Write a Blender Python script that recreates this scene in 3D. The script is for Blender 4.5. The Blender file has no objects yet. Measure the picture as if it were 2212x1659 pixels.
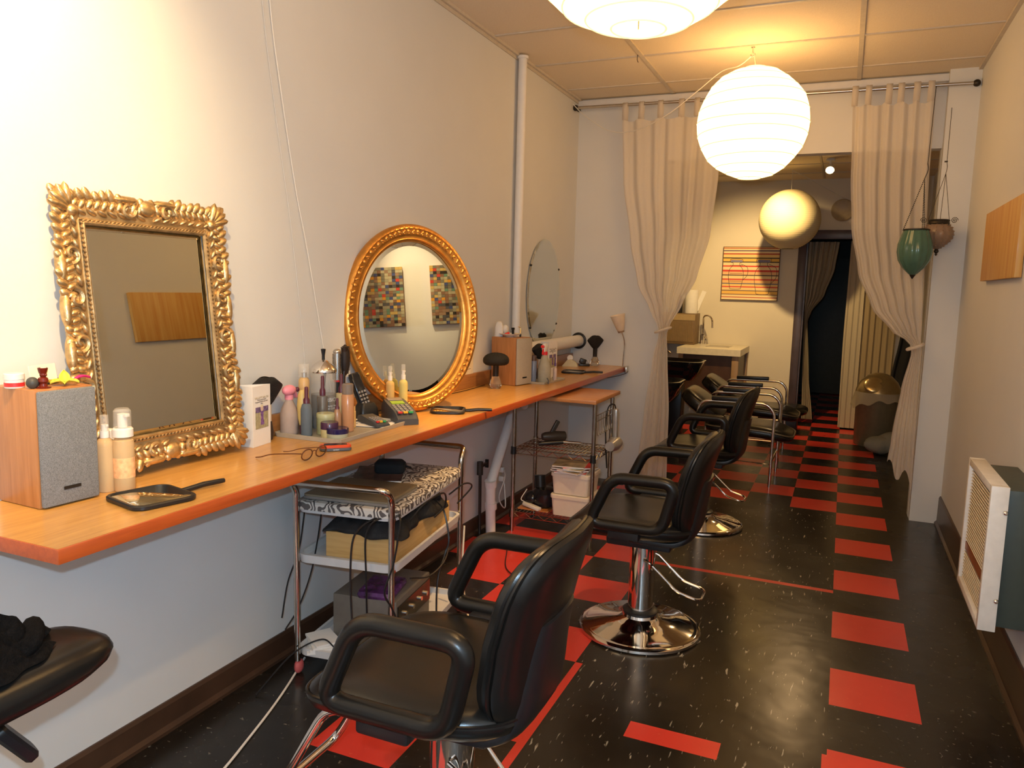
import bpy, bmesh, math, random
from mathutils import Vector, Matrix, Euler
random.seed(7)
PI = math.pi
sc = bpy.context.scene
COL = sc.collection
# ---------------------------------------------------------------- camera, exposure, world, lights
cam_d = bpy.data.cameras.new('camera'); cam = bpy.data.objects.new('camera', cam_d); COL.objects.link(cam)
YAW, PIT, ROL, FPX = 0.404, 0.125, 0.026, 1656.588
fw = Vector((-math.sin(YAW)*math.cos(PIT), math.cos(YAW)*math.cos(PIT), -math.sin(PIT)))
r0 = Vector((math.cos(YAW), math.sin(YAW), 0)); u0 = r0.cross(fw)
rr = math.cos(ROL)*r0 + math.sin(ROL)*u0; uu = -math.sin(ROL)*r0 + math.cos(ROL)*u0
cm = Matrix((rr, uu, -fw)).transposed().to_4x4(); cm.translation = Vector((1.973, 0.0, 1.492)); cam.matrix_world = cm
cam_d.sensor_fit = 'HORIZONTAL'; cam_d.sensor_width = 36.0; cam_d.lens = FPX/2212*36.0; cam_d.clip_start = 0.02; cam_d.clip_end = 60
sc.camera = cam
vs = sc.view_settings
vs.view_transform = 'Standard'; vs.look = 'None'; vs.gamma = 1.0; vs.use_curve_mapping = False; vs.exposure = 0.0
sc.cycles.max_bounces = 9; sc.cycles.diffuse_bounces = 4; sc.cycles.glossy_bounces = 5; sc.cycles.transmission_bounces = 7
sc.cycles.transparent_max_bounces = 12; sc.cycles.sample_clamp_indirect = 4.0; sc.cycles.use_denoising = True
sc.cycles.caustics_reflective = True; sc.cycles.caustics_refractive = False
wd = bpy.data.worlds.new('world'); sc.world = wd; wd.use_nodes = True
wd.node_tree.nodes['Background'].inputs[0].default_value = (0.9, 0.75, 0.6, 1); wd.node_tree.nodes['Background'].inputs[1].default_value = 0.02
WARM = (1.0, 0.58, 0.25)
def light(name, kind, loc, energy, color=WARM, target=None, size=0.03, cone=60, blend=0.5):
    d = bpy.data.lights.new(name, kind); d.energy = energy; d.color = color
    d.shadow_soft_size = size
    if kind == 'SPOT': d.spot_size = math.radians(cone); d.spot_blend = blend
    o = bpy.data.objects.new(name, d); COL.objects.link(o); o.location = loc
    if target is not None:
        o.rotation_euler = (Vector(target)-Vector(loc)).to_track_quat('-Z', 'Y').to_euler()
    return o
light('camera_flash', 'POINT', (1.93, 0.0, 1.56), 98, (0.50, 0.76, 1.0), size=0.012)
light('halogen_spot', 'SPOT', (1.05, 0.75, 2.85), 280, (1.0, 0.68, 0.34), target=(0.0, 1.15, 2.0), cone=72, blend=0.9)
light('halogen_spot', 'SPOT', (1.30, 3.0, 2.86), 260, (1.0, 0.60, 0.25), target=(0.30, 3.35, 0.9), cone=50, blend=1.0)
light('halogen_spot', 'SPOT', (1.75, 2.8, 2.86), 170, (1.0, 0.74, 0.42), target=(2.657, 3.09, 1.80), cone=30, blend=0.9)
light('halogen_spot', 'SPOT', (1.9, 1.6, 2.86), 70, (1.0, 0.60, 0.26), target=(1.1, 1.9, 0.4), cone=75, blend=0.8)
light('front_fill', 'POINT', (1.5, -1.0, 2.35), 55, (1.0, 0.60, 0.26), size=.25)  # unseen warm fill added behind the camera to brighten the near room
light('back_room_spot', 'SPOT', (1.16, 7.64, 2.70), 190, (1.0, 0.66, 0.28), target=(1.05, 9.4, 1.05), cone=88, blend=0.7)
light('back_room_spot', 'SPOT', (1.757, 8.0, 2.66), 30, (1.0, 0.62, 0.28), target=(1.3, 6.6, 0.4), cone=100, blend=0.8)

# ---------------------------------------------------------------- materials
def lin(h):
    if isinstance(h, str):
        c = [int(h[i:i+2], 16)/255 for i in (0, 2, 4)]
        return tuple(x/12.92 if x <= .04045 else ((x+.055)/1.055)**2.4 for x in c)
    return tuple(h)
MATS = {}
def mat(name, col, rough=0.5, metal=0.0, var=0.06, scale=30.0, bump=0.0, bscale=80.0, trans=0.0, emit=None, es=0.0, coat=0.0, sheen=0.0, ior=1.45, spec=0.5, stretch=None, alpha=1.0):
    if name in MATS: return MATS[name]
    m = bpy.data.materials.new(name); m.use_nodes = True; nt = m.node_tree; N = nt.nodes; L = nt.links
    b = N['Principled BSDF']; c = lin(col)
    tc = N.new('ShaderNodeTexCoord'); mp = N.new('ShaderNodeMapping'); L.new(tc.outputs['Object'], mp.inputs[0])
    if stretch: mp.inputs['Scale'].default_value = stretch
    nz = N.new('ShaderNodeTexNoise'); nz.inputs['Scale'].default_value = scale; nz.inputs['Detail'].default_value = 3; L.new(mp.outputs[0], nz.inputs[0])
    rp = N.new('ShaderNodeValToRGB'); rp.color_ramp.elements[0].position = .3; rp.color_ramp.elements[1].position = .7
    rp.color_ramp.elements[0].color = (*[x*(1-var) for x in c], 1); rp.color_ramp.elements[1].color = (*[min(1, x*(1+var)) for x in c], 1)
    L.new(nz.outputs[0], rp.inputs[0]); L.new(rp.outputs[0], b.inputs['Base Color'])
    b.inputs['Roughness'].default_value = rough; b.inputs['Metallic'].default_value = metal
    b.inputs['Transmission Weight'].default_value = trans; b.inputs['IOR'].default_value = ior
    b.inputs['Coat Weight'].default_value = coat; b.inputs['Coat Roughness'].default_value = 0.08
    b.inputs['Sheen Weight'].default_value = sheen; b.inputs['Specular IOR Level'].default_value = spec; b.inputs['Alpha'].default_value = alpha
    if emit is not None:
        b.inputs['Emission Color'].default_value = (*lin(emit), 1); b.inputs['Emission Strength'].default_value = es
    if bump:
        n2 = N.new('ShaderNodeTexNoise'); n2.inputs['Scale'].default_value = bscale; n2.inputs['Detail'].default_value = 4; L.new(mp.outputs[0], n2.inputs[0])
        bp = N.new('ShaderNodeBump'); bp.inputs['Strength'].default_value = bump; bp.inputs['Distance'].default_value = 0.004
        L.new(n2.outputs[0], bp.inputs['Height']); L.new(bp.outputs[0], b.inputs['Normal'])
    MATS[name] = m; return m
def bands(name, cols, axis=0, scale=1.0, rough=0.6, noise=0.0, nsc=(1, 1, 1)):
    """bands of constant colours along one object axis, (stop, colour) pairs over 0..1 of axis/scale"""
    m = bpy.data.materials.new(name); m.use_nodes = True; nt = m.node_tree; N = nt.nodes; L = nt.links; b = N['Principled BSDF']
    tc = N.new('ShaderNodeTexCoord'); sx = N.new('ShaderNodeSeparateXYZ'); L.new(tc.outputs['Object'], sx.inputs[0])
    mu = N.new('ShaderNodeMath'); mu.operation = 'MULTIPLY'; mu.inputs[1].default_value = 1/scale; L.new(sx.outputs[axis], mu.inputs[0])
    rp = N.new('ShaderNodeValToRGB'); rp.color_ramp.interpolation = 'CONSTANT'; e = rp.color_ramp.elements
    e[0].position = 0; e[0].color = (*lin(cols[0][1]), 1); e.remove(e[1])
    for p, c in cols[1:32]:
        x = e.new(p); x.color = (*lin(c), 1)
    L.new(mu.outputs[0], rp.inputs[0]); L.new(rp.outputs[0], b.inputs['Base Color']); b.inputs['Roughness'].default_value = rough
    return m
def wood(name, c1, c2, axis=1, rough=0.35, coat=0.3, sc_=6.0):
    m = bpy.data.materials.new(name); m.use_nodes = True; nt = m.node_tree; N = nt.nodes; L = nt.links; b = N['Principled BSDF']
    tc = N.new('ShaderNodeTexCoord'); mp = N.new('ShaderNodeMapping'); s = [14.0, 14.0, 14.0]; s[axis] = 0.9; mp.inputs['Scale'].default_value = s
    L.new(tc.outputs['Object'], mp.inputs[0]); nz = N.new('ShaderNodeTexNoise'); nz.inputs['Scale'].default_value = sc_; nz.inputs['Detail'].default_value = 5; nz.inputs['Distortion'].default_value = 0.6
    L.new(mp.outputs[0], nz.inputs[0]); rp = N.new('ShaderNodeValToRGB'); rp.color_ramp.elements[0].position = .32; rp.color_ramp.elements[1].position = .68
    rp.color_ramp.elements[0].color = (*lin(c1), 1); rp.color_ramp.elements[1].color = (*lin(c2), 1)
    L.new(nz.outputs[0], rp.inputs[0]); L.new(rp.outputs[0], b.inputs['Base Color']); b.inputs['Roughness'].default_value = rough
    b.inputs['Coat Weight'].default_value = coat; b.inputs['Coat Roughness'].default_value = .15
    return m
def sheer(name, col, alpha=0.8, tl=0.5):
    m = bpy.data.materials.new(name); m.use_nodes = True; nt = m.node_tree; N = nt.nodes; L = nt.links; N.remove(N['Principled BSDF'])
    out = N['Material Output']; d = N.new('ShaderNodeBsdfDiffuse'); t = N.new('ShaderNodeBsdfTranslucent'); tr = N.new('ShaderNodeBsdfTransparent')
    tc = N.new('ShaderNodeTexCoord'); nz = N.new('ShaderNodeTexNoise'); nz.inputs['Scale'].default_value = 260; L.new(tc.outputs['Object'], nz.inputs[0])
    rp = N.new('ShaderNodeValToRGB'); c = lin(col); rp.color_ramp.elements[0].color = (*[x*.9 for x in c], 1); rp.color_ramp.elements[1].color = (*c, 1); L.new(nz.outputs[0], rp.inputs[0])
    for q in (d, t): L.new(rp.outputs[0], q.inputs['Color'])
    m1 = N.new('ShaderNodeMixShader'); m1.inputs[0].default_value = tl; L.new(d.outputs[0], m1.inputs[1]); L.new(t.outputs[0], m1.inputs[2])
    m2 = N.new('ShaderNodeMixShader'); m2.inputs[0].default_value = alpha; L.new(tr.outputs[0], m2.inputs[1]); L.new(m1.outputs[0], m2.inputs[2])
    L.new(m2.outputs[0], out.inputs['Surface']); return m
WALL = mat('wall_paint', (0.63, 0.635, 0.62), 0.6, var=0.015, scale=4, bump=0.05, bscale=60)
CEIL = mat('ceiling_tile', (0.74, 0.64, 0.49), 0.9, var=0.03, scale=120, bump=0.5, bscale=160)
TBAR = mat('ceiling_bar', (0.55, 0.49, 0.40), 0.5)
WHITE = mat('white_paint', (0.72, 0.71, 0.69), 0.45, var=0.02)
BROWNTRIM = mat('brown_trim', (0.055, 0.028, 0.016), 0.35, var=0.2, scale=8)
PURPLE = mat('dark_frame', (0.075, 0.055, 0.065), 0.35, var=0.15, scale=8)
VINYL = mat('black_vinyl', (0.009, 0.008, 0.007), 0.27, var=0.1, scale=12, bump=0.05, bscale=400, spec=0.42)
ARMRUB = mat('black_urethane', (0.007, 0.006, 0.005), 0.31, bump=0.03, bscale=500, spec=0.4)
CHROME = mat('chrome', (0.78, 0.75, 0.72), 0.06, 1.0, var=0.01)
STEEL = mat('brushed_steel', (0.55, 0.52, 0.48), 0.28, 1.0, var=0.05)
BLACKP = mat('black_plastic', (0.012, 0.012, 0.013), 0.35)
MATTEB = mat('matte_black', (0.008, 0.008, 0.009), 0.85)
MIRROR = mat('mirror_glass', (0.70, 0.72, 0.66), 0.0, 1.0, var=0.0)
WP = mat('white_plastic', (0.75, 0.72, 0.66), 0.4, var=0.02)
CREAM = mat('cream_plastic', (0.72, 0.62, 0.46), 0.45, var=0.03)
GREYP = mat('grey_plastic', (0.09, 0.095, 0.105), 0.45)
DARKMETAL = mat('dark_metal', (0.05, 0.042, 0.035), 0.45, 0.8)
CLEAR = mat('clear_plastic', (0.85, 0.82, 0.75), 0.08, var=0.0, alpha=.22)
PAPER = mat('paper', (0.78, 0.76, 0.72), 0.8, var=0.02)
RED = mat('red_plastic', (0.75, 0.03, 0.03), 0.4)

# ---------------------------------------------------------------- mesh helpers
def cr(pts, n=6, closed=False):
    P = [Vector(p) for p in pts]; out = []; L = len(P)
    rng = range(L if closed else L-1)
    for i in rng:
        p1, p2 = P[i], P[(i+1) % L]
        p0 = P[(i-1) % L] if (closed or i > 0) else p1*2-p2
        p3 = P[(i+2) % L] if (closed or i+2 < L) else p2*2-p1
        for k in range(n):
            t = k/n
            out.append(.5*((2*p1)+(p2-p0)*t+(2*p0-5*p1+4*p2-p3)*t*t+(-p0+3*p1-3*p2+p3)*t**3))
    if not closed: out.append(P[-1])
    return out
def rpath(pts, r, n=5, closed=False):
    """polyline with rounded corners"""
    P = [Vector(p) for p in pts]; L = len(P); out = []
    for i in range(L):
        if not closed and i in (0, L-1): out.append(P[i]); continue
        a, b, c = P[i-1], P[i], P[(i+1) % L]
        d1 = (a-b); d2 = (c-b); rad = min(r, d1.length*.49, d2.length*.49)
        s, e = b+d1.normalized()*rad, b+d2.normalized()*rad
        for k in range(n+1):
            t = k/n; out.append(s*(1-t)**2+b*2*t*(1-t)+e*t*t)
    return out
class MB:
    def __init__(s): s.bm = bmesh.new()
    def add(s, verts, faces, M=None):
        vs = [s.bm.verts.new((M @ Vector(v)) if M is not None else Vector(v)) for v in verts]
        fs = []
        for f in faces:
            try: fs.append(s.bm.faces.new([vs[i] for i in f]))
            except ValueError: pass
        return vs, fs
    def box(s, c, size, rot=(0, 0, 0), bev=0.0, M=None, seg=2):
        t = bmesh.new(); bmesh.ops.create_cube(t, size=1.0)
        for v in t.verts: v.co = Vector((v.co.x*size[0], v.co.y*size[1], v.co.z*size[2]))
        if bev: bmesh.ops.bevel(t, geom=list(t.edges), offset=bev, segments=seg, affect='EDGES', profile=.5)
        T = Matrix.Translation(c) @ Euler(rot).to_matrix().to_4x4()
        if M is not None: T = M @ T
        t.verts.index_update(); s.add([v.co.copy() for v in t.verts], [[v.index for v in f.verts] for f in t.faces], T); t.free(); return s
    def rings(s, rings, cap=True, closed=True, M=None, loop=False):
        n = len(rings[0]); V = [p for r in rings for p in r]; F = []
        R = len(rings); m = n if closed else n-1
        for i in range(R if loop else R-1):
            for j in range(m):
                a = i*n+j; b = i*n+(j+1) % n; i2 = (i+1) % R
                F.append((a, b, i2*n+(j+1) % n, i2*n+j))
        if cap and not loop:
            F.append(tuple(range(n-1, -1, -1))); F.append(tuple((R-1)*n+j for j in range(n)))
        s.add(V, F, M); return s
    def tube(s, pts, r, seg=8, closed=False, M=None):
        P = [Vector(p) for p in pts]; rs = []; L = len(P); nrm = None
        rad = r if callable(r) else (lambda t: r)
        for i, p in enumerate(P):
            if closed: t = (P[(i+1) % L]-P[i-1])
            else: t = P[min(i+1, L-1)]-P[max(i-1, 0)]
            t = t.normalized() if t.length > 1e-9 else Vector((0, 0, 1))
            if nrm is None:
                up = Vector((0, 0, 1)) if abs(t.z) < .9 else Vector((1, 0, 0)); nrm = (up-t*up.dot(t)).normalized()
            else:
                nrm = nrm-t*nrm.dot(t)
                nrm = nrm.normalized() if nrm.length > 1e-6 else t.orthogonal().normalized()
            b = t.cross(nrm); q = rad(i/max(1, L-1))
            rs.append([p+(nrm*math.cos(2*PI*k/seg)+b*math.sin(2*PI*k/seg))*q for k in range(seg)])
        return s.rings(rs, cap=not closed, loop=closed, M=M)
    def cyl(s, p0, p1, r, seg=16, r2=None, M=None):
        p0, p1 = Vector(p0), Vector(p1)
        return s.tube([p0, p0.lerp(p1, .5), p1], (lambda t: r+(r2-r)*t) if r2 is not None else r, seg, M=M)
    def lathe(s, prof, seg=24, c=(0, 0, 0), M=None, cap=True, sy=1.0):
        rs = [[Vector((c[0]+r*math.cos(2*PI*k/seg), c[1]+r*sy*math.sin(2*PI*k/seg), c[2]+z)) for k in range(seg)] for r, z in prof]
        return s.rings(rs, cap=cap, M=M)
    def sph(s, c, r, seg=16, rg=10, M=None, rot=None):
        r = r if hasattr(r, '__len__') else (r, r, r)
        T = Matrix.Translation(c)
        if rot is not None: T = T @ (rot if isinstance(rot, Matrix) else Euler(rot).to_matrix().to_4x4())
        if M is not None: T = M @ T
        rs = []
        for i in range(rg+1):
            a = -PI/2+PI*i/rg; q = max(math.cos(a), 1e-3)
            rs.append([Vector((r[0]*q*math.cos(2*PI*k/seg), r[1]*q*math.sin(2*PI*k/seg), r[2]*math.sin(a))) for k in range(seg)])
        return s.rings(rs, M=T)
    def loft(s, hx, hy, rad, layers, c=(0, 0, 0), M=None, n=5):
        """stack of rounded rectangles: layers = (z, inset)"""
        rs = []
        for z, ins in layers:
            a, b = max(hx-ins, .0005), max(hy-ins, .0005); q = max(min(rad-ins*.6, a, b), .0003); ring = []
            for cx, cy, a0 in ((a-q, b-q, 0), (-(a-q), b-q, PI/2), (-(a-q), -(b-q), PI), (a-q, -(b-q), 1.5*PI)):
                for k in range(n+1):
                    t = a0+PI/2*k/n; ring.append(Vector((c[0]+cx+q*math.cos(t), c[1]+cy+q*math.sin(t), c[2]+z)))
            rs.append(ring)
        return s.rings(rs, M=M)
    def prism(s, poly, h, M=None):
        n = len(poly); V = [(x, y, 0) for x, y in poly]+[(x, y, h) for x, y in poly]
        F = [tuple(range(n-1, -1, -1)), tuple(range(n, 2*n))]+[(i, (i+1) % n, n+(i+1) % n, n+i) for i in range(n)]
        s.add(V, F, M); return s
    def pillow(s, hx, hy, T, deform=None, e=4.0, n=36, rk=7, edge=6, M=None):
        """rounded slab in xy, thickness T in z, domed; deform maps (x,y,z)"""
        def se(a):
            c, q = math.cos(a), math.sin(a)
            return (hx*math.copysign(abs(c)**(2/e), c), hy*math.copysign(abs(q)**(2/e), q))
        ring = [se(2*PI*k/n) for k in range(n)]; rs = []
        for sgn in (-1, 1):
            ks = list(range(rk+1))
            if sgn == 1: ks = ks[::-1]
            for k in ks:
                rho = max(.02, math.sin(PI/2*k/rk)) if True else k/rk
                z = sgn*T/2*max(0.0, (1-rho**edge))**.5
                if k == rk and sgn == 1: continue
                rs.append([Vector((x*rho, y*rho, z)) for x, y in ring])
        if deform: rs = [[Vector(deform(*v)) for v in r] for r in rs]
        return s.rings(rs, M=M)
    def surf(s, f, nu, nv, M=None):
        V = [Vector(f(i/nu, j/nv)) for i in range(nu+1) for j in range(nv+1)]
        F = [(i*(nv+1)+j, (i+1)*(nv+1)+j, (i+1)*(nv+1)+j+1, i*(nv+1)+j+1) for i in range(nu) for j in range(nv)]
        s.add(V, F, M); return s
    def build(s, name, m, parent=None, angle=38, solid=0.0, loc=None, mats=None):
        bmesh.ops.recalc_face_normals(s.bm, faces=list(s.bm.faces))
        me = bpy.data.meshes.new(name); s.bm.to_mesh(me); s.bm.free()
        for x in (mats or [m]): me.materials.append(x)
        for p in me.polygons: p.use_smooth = True
        me.set_sharp_from_angle(angle=math.radians(angle))
        o = bpy.data.objects.new(name, me); COL.objects.link(o)
        if parent is not None: o.parent = parent
        if loc is not None: o.location = loc
        if solid:
            md = o.modifiers.new('thickness', 'SOLIDIFY'); md.thickness = solid; md.offset = 0
        return o
def tag(o, label, cat, group=None, kind=None):
    o['label'] = label; o['category'] = cat
    if group: o['group'] = group
    if kind: o['kind'] = kind
    return o
def thing(name, label, cat, loc=(0, 0, 0), rotz=0.0, group=None, rot=None):
    o = bpy.data.objects.new(name, None); COL.objects.link(o); o.location = loc
    o.rotation_euler = rot if rot else (0, 0, rotz); o.empty_display_size = .05
    return tag(o, label, cat, group)
def struct(o): o['kind'] = 'structure'; return o
def dup(root, loc, rotz, label, group=None):
    r = root.copy(); COL.objects.link(r); r.location = loc; r.rotation_euler = (0, 0, rotz); r['label'] = label
    if group: r['group'] = group
    for ch in list(root.children):
        c = ch.copy(); COL.objects.link(c); c.parent = r
        for g in list(ch.children):
            d = g.copy(); COL.objects.link(d); d.parent = c
    return r
def text_mesh(name, s, size, m, parent=None, M=None, extrude=0.0004, align='CENTER'):
    cu = bpy.data.curves.new(name, 'FONT'); cu.body = s; cu.size = size; cu.extrude = extrude; cu.align_x = align; cu.align_y = 'CENTER'
    t = bpy.data.objects.new(name+'_tmp', cu); COL.objects.link(t)
    dg = bpy.context.evaluated_depsgraph_get(); me = bpy.data.meshes.new_from_object(t.evaluated_get(dg)); bpy.data.objects.remove(t)
    me.name = name
    if M is not None: me.transform(M)
    me.materials.clear(); me.materials.append(m)
    o = bpy.data.objects.new(name, me); COL.objects.link(o)
    if parent is not None: o.parent = parent
    return o
def RX(a): return Matrix.Rotation(a, 4, 'X')
def RY(a): return Matrix.Rotation(a, 4, 'Y')
def RZ(a): return Matrix.Rotation(a, 4, 'Z')
def TR(*a): return Matrix.Translation(a)
# text facing +x (readable from +x side), baseline along +y
FACEX = Matrix(((0, 0, 1, 0), (1, 0, 0, 0), (0, 1, 0, 0), (0, 0, 0, 1)))
# ================================================================ THE ROOM
XR, YB, ZC, YN, YK, ZB = 2.657, 5.79, 2.926, -1.7, 9.40, 2.78
# floor: vinyl tile grid, red and black
def floor_mat(name, c, spec_c, dens, stretch, rough):
    m = bpy.data.materials.new(name); m.use_nodes = True; nt = m.node_tree; N = nt.nodes; L = nt.links; b = N['Principled BSDF']
    tc = N.new('ShaderNodeTexCoord'); mp = N.new('ShaderNodeMapping'); mp.inputs['Scale'].default_value = stretch; L.new(tc.outputs['Object'], mp.inputs[0])
    nz = N.new('ShaderNodeTexNoise'); nz.inputs['Scale'].default_value = 55; nz.inputs['Detail'].default_value = 2.5; nz.inputs['Distortion'].default_value = .4; L.new(mp.outputs[0], nz.inputs[0])
    rp = N.new('ShaderNodeValToRGB'); e = rp.color_ramp.elements; e[0].position = dens; e[0].color = (*c, 1); e[1].position = dens+.07; e[1].color = (*spec_c, 1)
    L.new(nz.outputs[0], rp.inputs[0])
    n2 = N.new('ShaderNodeTexNoise'); n2.inputs['Scale'].default_value = 3; L.new(tc.outputs['Object'], n2.inputs[0])
    mx = N.new('ShaderNodeMix'); mx.data_type = 'RGBA'; mx.blend_type = 'MULTIPLY'; mx.inputs[0].default_value = .25
    L.new(rp.outputs[0], mx.inputs[6]); L.new(n2.outputs[0], mx.inputs[7]); L.new(mx.outputs[2], b.inputs['Base Color'])
    rr_ = N.new('ShaderNodeMapRange'); rr_.inputs[3].default_value = rough-.06; rr_.inputs[4].default_value = rough+.08; L.new(n2.outputs[0], rr_.inputs[0]); L.new(rr_.outputs[0], b.inputs['Roughness'])
    n3 = N.new('ShaderNodeTexNoise'); n3.inputs['Scale'].default_value = 5; n3.inputs['Detail'].default_value = 2; L.new(tc.outputs['Object'], n3.inputs[0])
    bp = N.new('ShaderNodeBump'); bp.inputs['Strength'].default_value = .25; bp.inputs['Distance'].default_value = .01; L.new(n3.outputs[0], bp.inputs['Height']); L.new(bp.outputs[0], b.inputs['Normal'])
    return m
FB = floor_mat('floor_black', (0.014, 0.011, 0.008), (0.16, 0.14, 0.11), .66, (1, 1, 1), .26)
FBS = floor_mat('floor_black_streaked', (0.015, 0.011, 0.007), (0.36, 0.32, 0.24), .655, (1.35, .24, 1), .24)
FR = floor_mat('floor_red', (0.64, 0.045, 0.028), (0.70, 0.10, 0.06), .66, (1, 1, 1), .30)
T = .3048; U0, V0 = 2.028, 2.610
us = sorted(set([-6.8, 2.6, -3.1, -3.0, -2.08, -1.07, -.05] + [-6.1, -5.1, -4.1] + [float(i) for i in range(-6, 3)]))
vsx = sorted(set([-14.5, 36.0, 4.80, 4.93, -.73, -.40] + [k+.65 for k in range(-15, 10)] + [float(k) for k in range(-15, 37)] + [-1.12, -.12, -2.0, .65]))
def cell(u, v):
    f = math.floor
    if u > 1: return 0
    if u > 0: return 2 if (f(v) % 2 == 1) else 0
    if v >= 10: return 2 if ((f(u)+f(v)) % 2 == 1) else 0
    if u > -3.0:
        if 4.80 < v < 4.93: return 2
        if -2.08 < u < -1.07 and -.73 < v < -.40: return 2
        if -.05 < u and -1.12 < v < -.12: return 2
        return 1
    if u > -3.1: return 2 if (v < .65 and v > -2.6) else 1
    k = f(u+.1); j = f(v-.65)
    red = ((k+j) % 2 == 0)
    if k <= -6 and v < 2.65: red = False        # plain black tiles along the wall near the camera
    if k == -6 and 3.65 < v < 4.65: red = True   # a second red tile in a row at the wall
    return 2 if red else 0
bm = bmesh.new(); vt = {}
def fv(u, v):
    if (u, v) not in vt: vt[(u, v)] = bm.verts.new((U0+u*T, V0+v*T, 0))
    return vt[(u, v)]
for a, b in zip(us, us[1:]):
    for c, d in zip(vsx, vsx[1:]):
        f = bm.faces.new((fv(a, c), fv(b, c), fv(b, d), fv(a, d))); f.material_index = cell((a+b)/2, (c+d)/2)
me = bpy.data.meshes.new('floor'); bm.to_mesh(me); bm.free()
for x in (FB, FBS, FR): me.materials.append(x)
fo = bpy.data.objects.new('floor', me); COL.objects.link(fo); struct(fo)
def wall(name, lo, hi, m=WALL):
    lo, hi = Vector(lo), Vector(hi); return struct(MB().box((lo+hi)/2, hi-lo).build(name, m))
wall('wall_left', (-.12, YN-.12, 0), (0, 13.6, ZC+.1))
wall('wall_right', (XR, YN-.12, 0), (XR+.12, YB+.1, ZC+.1))
wall('wall_near', (0, YN-.12, 0), (XR, YN, ZC+.1))
mb = MB()   # partition between front and back rooms, with its wide opening
mb.box((.347, YB+.05, ZC/2), (.694, .10, ZC)); mb.box((2.568, YB+.05, ZC/2), (.178, .10, ZC)); mb.box((1.5865, YB+.05, (2.459+ZC)/2), (1.785, .10, ZC-2.459))
mb.box((2.569, YB-.045, ZC/2), (.176, .09, ZC))
struct(mb.build('wall_middle', WALL))
struct(MB().box((XR/2, YB-.02, ZC-.035), (XR, .04, .045), bev=.004).build('trim_1', WHITE))
# ceiling of the front room: panels with dropped bars
struct(MB().box((XR/2, (YN+YB)/2, ZC+.03), (XR, YB-YN, .06)).build('ceiling', CEIL))
mb = MB()
for x in (.722, 1.955): mb.box((x, (YN+YB)/2, ZC-.003), (.026, YB-YN, .010))
for k in range(-7, 4):
    y = 4.19+.635*k
    if YN < y < YB-.05: mb.box((XR/2, y, ZC-.002), (XR, .020, .008))
for x in (.011, XR-.011): mb.box((x, (YN+YB)/2, ZC-.008), (.022, YB-YN, .016))
mb.box((.004, (YN+YB)/2, ZC-.02), (.006, YB-YN, .03))
struct(mb.build('trim_2', TBAR))
# back room
XB = 2.75
wall('wall_back_right', (XB, YB+.1, 0), (XB+.1, 13.6, ZB+.2))
struct(MB().box((XB/2, (YB+YK)/2+.05, ZB+.03), (XB, YK-YB-.1, .06)).build('ceiling_back', CEIL))
mb = MB()
for x in (.45, 1.67): mb.box((x, (YB+YK)/2, ZB-.002), (.02, YK-YB-.2, .008))
for y in (6.5, 7.1, 7.7, 8.3, 8.9): mb.box((XB/2, y, ZB-.002), (XB, .02, .008))
struct(mb.build('trim_3', TBAR))
BW = mat('back_wall_paint', (0.68, 0.62, 0.50), 0.6, var=0.015, scale=4, bump=.05, bscale=60)
mb = MB()
DX0, DX1, DZ = 1.53, 2.42, 2.13
mb.box((DX0/2, YK+.06, ZB/2), (DX0, .12, ZB)); mb.box(((DX1+XB)/2, YK+.06, ZB/2), (XB-DX1, .12, ZB)); mb.box(((DX0+DX1)/2, YK+.06, (DZ+ZB)/2), (DX1-DX0, .12, ZB-DZ))
struct(mb.build('wall_far', BW))
d1 = struct(MB().box((DX0-.035, YK-.015, DZ/2), (.085, .03, DZ), bev=.004).box((DX1+.035, YK-.015, DZ/2), (.085, .03, DZ), bev=.004).box(((DX0+DX1)/2, YK-.015, DZ+.04), (DX1-DX0+.16, .03, .10), bev=.004).box((DX0+.012, YK+.06, DZ/2), (.024, .13, DZ)).build('door_1', PURPLE))
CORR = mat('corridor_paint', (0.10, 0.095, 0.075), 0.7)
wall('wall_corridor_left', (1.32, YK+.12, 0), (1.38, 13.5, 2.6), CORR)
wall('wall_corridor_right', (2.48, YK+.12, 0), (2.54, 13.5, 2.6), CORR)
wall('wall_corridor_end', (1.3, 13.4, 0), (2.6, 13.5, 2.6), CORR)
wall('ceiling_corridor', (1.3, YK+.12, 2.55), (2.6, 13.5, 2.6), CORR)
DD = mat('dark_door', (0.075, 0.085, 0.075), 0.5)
d2 = struct(MB().box((1.78, 12.6, 1.03), (.80, .04, 2.04), bev=.003).build('door_2', DD))
MB().sph((2.02, 12.55, .98), .035).cyl((2.02, 12.58, .98), (2.02, 12.55, .98), .015).build('door_handle', DARKMETAL, d2)
# baseboards
def bboard(name, x, y0, y1, sgn, h):
    prof = [(0, 0), (.026, 0), (.026, .012), (.014, .024), (.012, h-.012), (.006, h), (0, h)]
    mb = MB(); V = []
    for y in (y0, y1): V += [Vector((x+sgn*p, y, z)) for p, z in prof]
    n = len(prof); F = [tuple(range(n)), tuple(range(2*n-1, n-1, -1))]+[(i, (i+1) % n, n+(i+1) % n, n+i) for i in range(n)]
    mb.add(V, F); return struct(mb.build(name, BROWNTRIM, angle=20))
bboard('baseboard_left', 0, YN, YB, 1, .10)
bboard('baseboard_right', XR, YN, YB-.09, -1, .19)
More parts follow.
